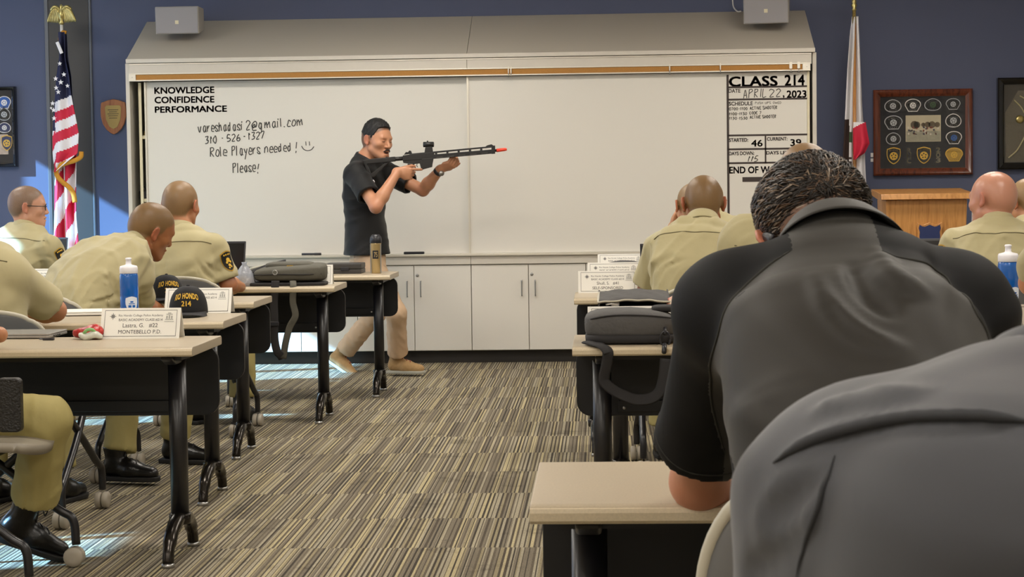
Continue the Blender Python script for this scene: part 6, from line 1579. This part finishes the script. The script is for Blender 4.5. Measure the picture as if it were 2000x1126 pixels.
x, y = pos(104, 661); flat_laptop(x - .17, y + .11, -.03, 'closed silver laptop at the left edge of the nearest left table', M['silver'])
x, y = pos(95, 664); t = thing('usb_dongle', 'small black dongle on a cord beside the silver laptop', 'dongle', (x, y, TZ)); MB().box(-.02, .02, -.007, .007, 0, .008).build('case', M['dark_plastic'], t, bev=.002); MB().tube(spline([(-.02, 0, .004), (-.035, .01, .004), (-.03, .03, .004)], 5), .002, 6).build('cord', M['dark_plastic'], t, True)
x, y = pos(142, 616); flat_laptop(x, y + .06, .1, 'closed pale laptop on the second left table by the folded arms', M['paper'], .26, .2)
def open_laptop(x, y, rz, label, w_=.33):
    t = thing('open_laptop', label, 'laptop', (x, y, TZ), rz)
    MB().prism(rrect(w_, .22, .012, 4, 0, 0), 'z', 0, .014).build('base', M['dark_plastic'], t, bev=.002)
    s = MB().prism([(.10, .014), (.108, .014), (.170, .232), (.162, .235)], 'x', -w_ / 2, w_ / 2).build('lid', M['dark_plastic'], t, bev=.002)
    MB().add([(-w_ / 2 + .008, .1022, .026), (w_ / 2 - .008, .1022, .026), (w_ / 2 - .008, .1585, .224), (-w_ / 2 + .008, .1585, .224)], [(0, 1, 2, 3)]).build('display', M['screen'], s)
    return t
x, y = at(410, 530, 10.55)[:2]; open_laptop(x, y, -.05, 'open black laptop in front of the shaved cadet, by the bread bag')
x, y = at(70, 560, 12.0)[:2]; open_laptop(x, y, 0, 'open black laptop in front of the cadet with glasses')
x, y = at(1320, 520, 9.2)[:2]; open_laptop(x, y, 0, 'open black laptop hidden in front of the shaved cadet at number 41')
x, y = at(1855, 520, 9.5)[:2]; open_laptop(x - .0, y, .0, 'open black laptop in front of the bald cadet by the lectern', .42)
# bread in a clear bag
x, y = at(478, 556, 10.42)[:2]; t = thing('bread_bag', 'clear plastic bag with bread beside the olive backpack', 'food bag', (x, y, TZ))
pillow(MB(), (0, 0, .02), (.05, .05, .02), .7, .8).build('bread', M['bread'], t, True)
MB().lathe([(.058, 0), (.06, .02), (.052, .05), (.04, .08), (.022, .105), (.012, .118), (.016, .13)], n=20).build('bag', M['clear_bag'], t, True)
# olive backpack on a dark sleeve, straps over the table edge
t = thing('olive_backpack', 'olive-grey laptop backpack lying on the fourth left table, straps hanging down', 'backpack', tuple(A3(*at(570, 560, 10.52)[:2], TZ)))
MB().prism(rrect(.42, .30, .03, 4, -.01, .0), 'z', 0, .018).build('back_panel', M['strap'], t, bev=.006)
b_ = pillow(MB(), (.0, .0, .062), (.195, .145, .046), .45, .35, fn=lambda a, b, c: (a, b, c * (1 + .12 * b / .145) + .012 * max(0, a / .195) * (c > 0) - .018 * max(0, -a / .195 - .3) * (c > 0))).build('body', M['bag_olive'], t, True)
pillow(MB(), (-.01, .03, .103), (.13, .10, .022), .5, .4).build('front_pocket', M['bag_olive'], b_, True)
MB().box(-.012, .022, -.085, -.08, .098, .108).build('label_tag', M['patch_border'], b_)
MB().tube(spline([(-.19, -.06, .05), (-.24, -.04, .05), (-.23, .08, .07), (-.15, .11, .10), (-.05, .12, .125)], 6), .01, 8, flat=(.016, .007)).build('grab_handle', M['strap'], b_, True)
MB().tube(spline([(-.18, -.142, .06), (-.05, -.150, .062), (.1, -.150, .06), (.18, -.12, .062)], 6), .003, 6).build('zip', M['strap'], b_, True)
def strap_px(nm, par, org, pts, wd, m_, th=.0025):
    P = [at(px_, py_, Y_) - org for px_, py_, Y_ in pts]; return MB().tube(spline(P, 6), .01, 8, flat=(wd, th)).build(nm, m_, par, True)
OB = np.array(t.location); YS = 10.315
MB().tube([at(537, 532, YS + .02) - OB + .012 * A3(math.cos(a), 0, math.sin(a)) for a in np.linspace(0, 2 * PI, 15)], .0025, 6).build('clip_ring', M['steel'], t, True)
s1 = strap_px('long_strap', t, OB, [(538, 548, YS), (537, 565, YS - .01), (535, 590, YS - .01), (536, 625, YS - .012), (536, 660, YS - .014), (541, 685, YS - .015), (548, 693, YS - .01), (552, 700, YS)], .022, M['bag_dark'])
MB().box(-.024, .024, -.006, .006, -.012, .012).build('buckle', M['dark_plastic'], s1, bev=.003).location = tuple(at(536, 632, YS - .02) - OB)
strap_px('short_strap', t, OB, [(572, 548, YS + .03), (573, 560, YS - .008), (572, 590, YS - .01), (577, 616, YS - .012), (566, 638, YS - .012), (558, 668, YS - .012), (553, 700, YS - .005)], .018, M['bag_olive'])
# closed dark case and tumbler on the farthest table
q = at(676, 534, 11.88); t = thing('projector_case', 'flat dark equipment case on the farthest left table, left of the tumbler', 'case', (q[0], 11.88, TZ))
MB().box(-.12, .105, -.09, .12, .0, .028).build('lower_shell', M['case'], t, bev=.004); MB().box(-.12, .105, -.09, .12, .0295, .062).build('lid', M['case'], t, bev=.005)
MB().box(-.02, .03, -.097, -.091, .018, .04).build('latch', M['dark_plastic'], t, bev=.002)
q = at(735, 535, 11.82); t = thing('steel_tumbler', 'champagne steel tumbler with a black lid on the farthest left table', 'tumbler', (q[0], 11.82, TZ))
bd = MB().lathe([(.029, 0), (.031, .003), (.033, .18), (.034, .183)], n=28).build('body', M['tumbler_gold'], t, True)
MB().lathe([(.0345, .184), (.036, .186), (.036, .205), (.033, .222), (.022, .236), (.008, .238)], n=28).build('lid', M['dark_plastic'], t, True)
def cyl(u, v): a = (u - .5) * 1.1; return (.0338 * math.sin(a), -.0338 * math.cos(a), .09 + .05 * v)
lb = MB().grid(cyl, 9, 4).build('printed_label', M['dark_plastic'], bd, fix=False)
lt = MB(); text_to(lt, '75', lambda u, v: (.0345 * math.sin((u - .4) * .6), -.0345 * math.cos((u - .4) * .6), .10 + .03 * v), .02); lt.build('lettering', M['tumbler_gold'], lb, fix=False)
for a in (-1.1, 1.1): MB().box(-.004, .004, -.0015, .0015, .004, .178).build('side_strip', M['steel'], bd).location = (.0335 * math.sin(a), -.0335 * math.cos(a), 0)

# charcoal backpack with the long strap
org = A3(*at(1232, 683, 6.42)[:2], TZ); t = thing('charcoal_backpack', 'charcoal backpack lying on the right-hand aisle table, its long strap looping below the edge', 'backpack', tuple(org))
b_ = pillow(MB(), (0, .0, .062), (.152, .13, .050), .5, .42, fn=lambda a, b, c: (a, b, c * (1 - .12 * (abs(a) / .152) ** 2 * (c > 0)) - .010 * max(0, a / .15) * (c > 0))).build('body', M['bag_grey'], t, True)
pillow(MB(), (.0, .0, .018), (.150, .132, .018), .4, .35).build('base_panel', M['bag_dark'], t, True)
MB().tube(spline([(-.15, -.06, .070), (-.12, -.118, .086), (-.05, -.126, .096), (.05, -.126, .094), (.14, -.118, .084)], 6), .003, 6).build('zip', M['bag_dark'], b_, True)
MB().box(-.034, .026, -.008, .008, -.003, .003).build('label_tag', M['white'], b_, bev=.001).location = tuple(at(1218, 622, 6.34) - org + A3(0, 0, .004))
pillow(MB(), (.12, .02, .108), (.05, .05, .012), .6, .5).build('top_flap', M['bag_dark'], b_, True)
strap_px('long_strap', t, org, [(1160, 655, 6.40), (1156, 664, 6.34), (1170, 672, 6.27), (1186, 683, 6.235), (1186, 705, 6.23), (1180, 735, 6.228), (1182, 747, 6.226), (1200, 762, 6.226), (1222, 773, 6.226), (1246, 780, 6.226), (1272, 777, 6.226), (1288, 764, 6.226), (1296, 738, 6.226), (1300, 700, 6.232)], .020, M['strap'])
strap_px('strap_pad', t, org, [(1146, 668, 6.30), (1162, 672, 6.262), (1178, 678, 6.238), (1187, 690, 6.228)], .022, M['bag_dark'], .006)
ck = MB().tube([at(1299, 662, 6.27) - org + .016 * A3(math.cos(a), 0, 1.6 * math.sin(a)) for a in np.linspace(0, 2 * PI, 17)], .003, 6); ck.tube([at(1299, 640, 6.29) - org, at(1299, 652, 6.27) - org], .006, 8); ck.tube([at(1298, 672, 6.25) - org, at(1297, 688, 6.225) - org], .008, 8)
ck.build('clip', M['dark_plastic'], t, True)
# gaping laptop bag
org = A3(*at(1238, 617, 7.80)[:2], TZ); t_bag = t = thing('laptop_bag', 'grey laptop bag gaping open on the table behind the charcoal backpack', 'bag', tuple(org))
def flap(u, v):
    x_ = -.145 + .29 * u; return (x_ * (1 - .03 * v), -.10 + .22 * v, .058 + .045 * v ** .6 * (1 - .25 * (2 * u - 1) ** 2) + .010 * math.sin(PI * u) * (1 - v) + .002 * math.sin(20 * u + 9 * v))
fl = MB().grid(flap, 26, 14).build('top_flap', M['bag_grey'], t, True); sm_ = fl.modifiers.new('thick', 'SOLIDIFY'); sm_.thickness = .008
MB().tube(spline([flap(u, 0) for u in np.linspace(0, 1, 12)], 3), .004, 6).build('piping', M['chair_rim'], fl, True)
MB().tube(spline([flap(0.01, v) for v in np.linspace(0, 1, 8)], 3), .004, 6).build('piping', M['chair_rim'], fl, True)
pillow(MB(), (0, .01, .020), (.145, .11, .020), .3, .25).build('lower_half', M['bag_grey'], t, True)
MB().box(-.135, .135, .09, .12, .03, .085).build('lining', M['strap'], t, bev=.004)
for s in (-1, 1): MB().add([(s * .143, -.098, .02), (s * .143, -.098, .058), (s * .141, .115, .10), (s * .143, .115, .02)], [(0, 1, 2, 3)]).build('gusset', M['bag_grey'], t).modifiers.new('thick', 'SOLIDIFY').thickness = .006
MB().prism(rrect(.034, .05, .01, 3, -.075, -.06), 'z', .041, .058).build('adapter', M['white'], t, bev=.003)
MB().tube(spline([(-.06, -.08, .05), (-.09, -.095, .052), (-.11, -.08, .048), (-.10, -.05, .05)], 5), .004, 6).build('cord', M['white'], t, True)
t_bag.scale = (1, 1, .92)
# crumpled food wrapper
q = at(1316, 612, 7.72); t = thing('food_wrapper', 'crumpled pale snack wrapper right of the gaping laptop bag', 'wrapper', (q[0], q[1], TZ))
pillow(MB(), (0, 0, .038), (.03, .03, .038), .9, .8, fn=lambda a, b, c: (a + .005 * math.sin(120 * c), b, c + .004 * math.sin(140 * a))).build('wrapper', mat('printed_wrapper', '#e3d8c2', .5, noise=(60, .4, '#b5462e')), t, True)
MB().lathe([(.022, 0), (.024, .006), (.02, .012)], (.008, -.03, 0), 12).build('crust', M['bread'], t, True)
# small dark bag far back
org = A3(*at(1205, 535, 10.56)[:2], TZ); t = thing('dark_bag', 'small dark bag behind the number 41 name card', 'bag', tuple(org))
b_ = pillow(MB(), (0, 0, .055), (.135, .09, .055), .7, .6, fn=lambda a, b, c: (a + .02 * c / .055, b, c * (1 - .35 * max(0, -a / .135)) + .0)).build('body', M['bag_grey'], t, True)
MB().box(-.04, .0, -.088, -.078, .075, .081).build('label_tag', M['white'], b_, bev=.001)
MB().tube(spline([(-.12, -.06, .03), (0, -.092, .03), (.14, -.06, .035)], 6), .003, 6).build('zip', M['strap'], b_, True)
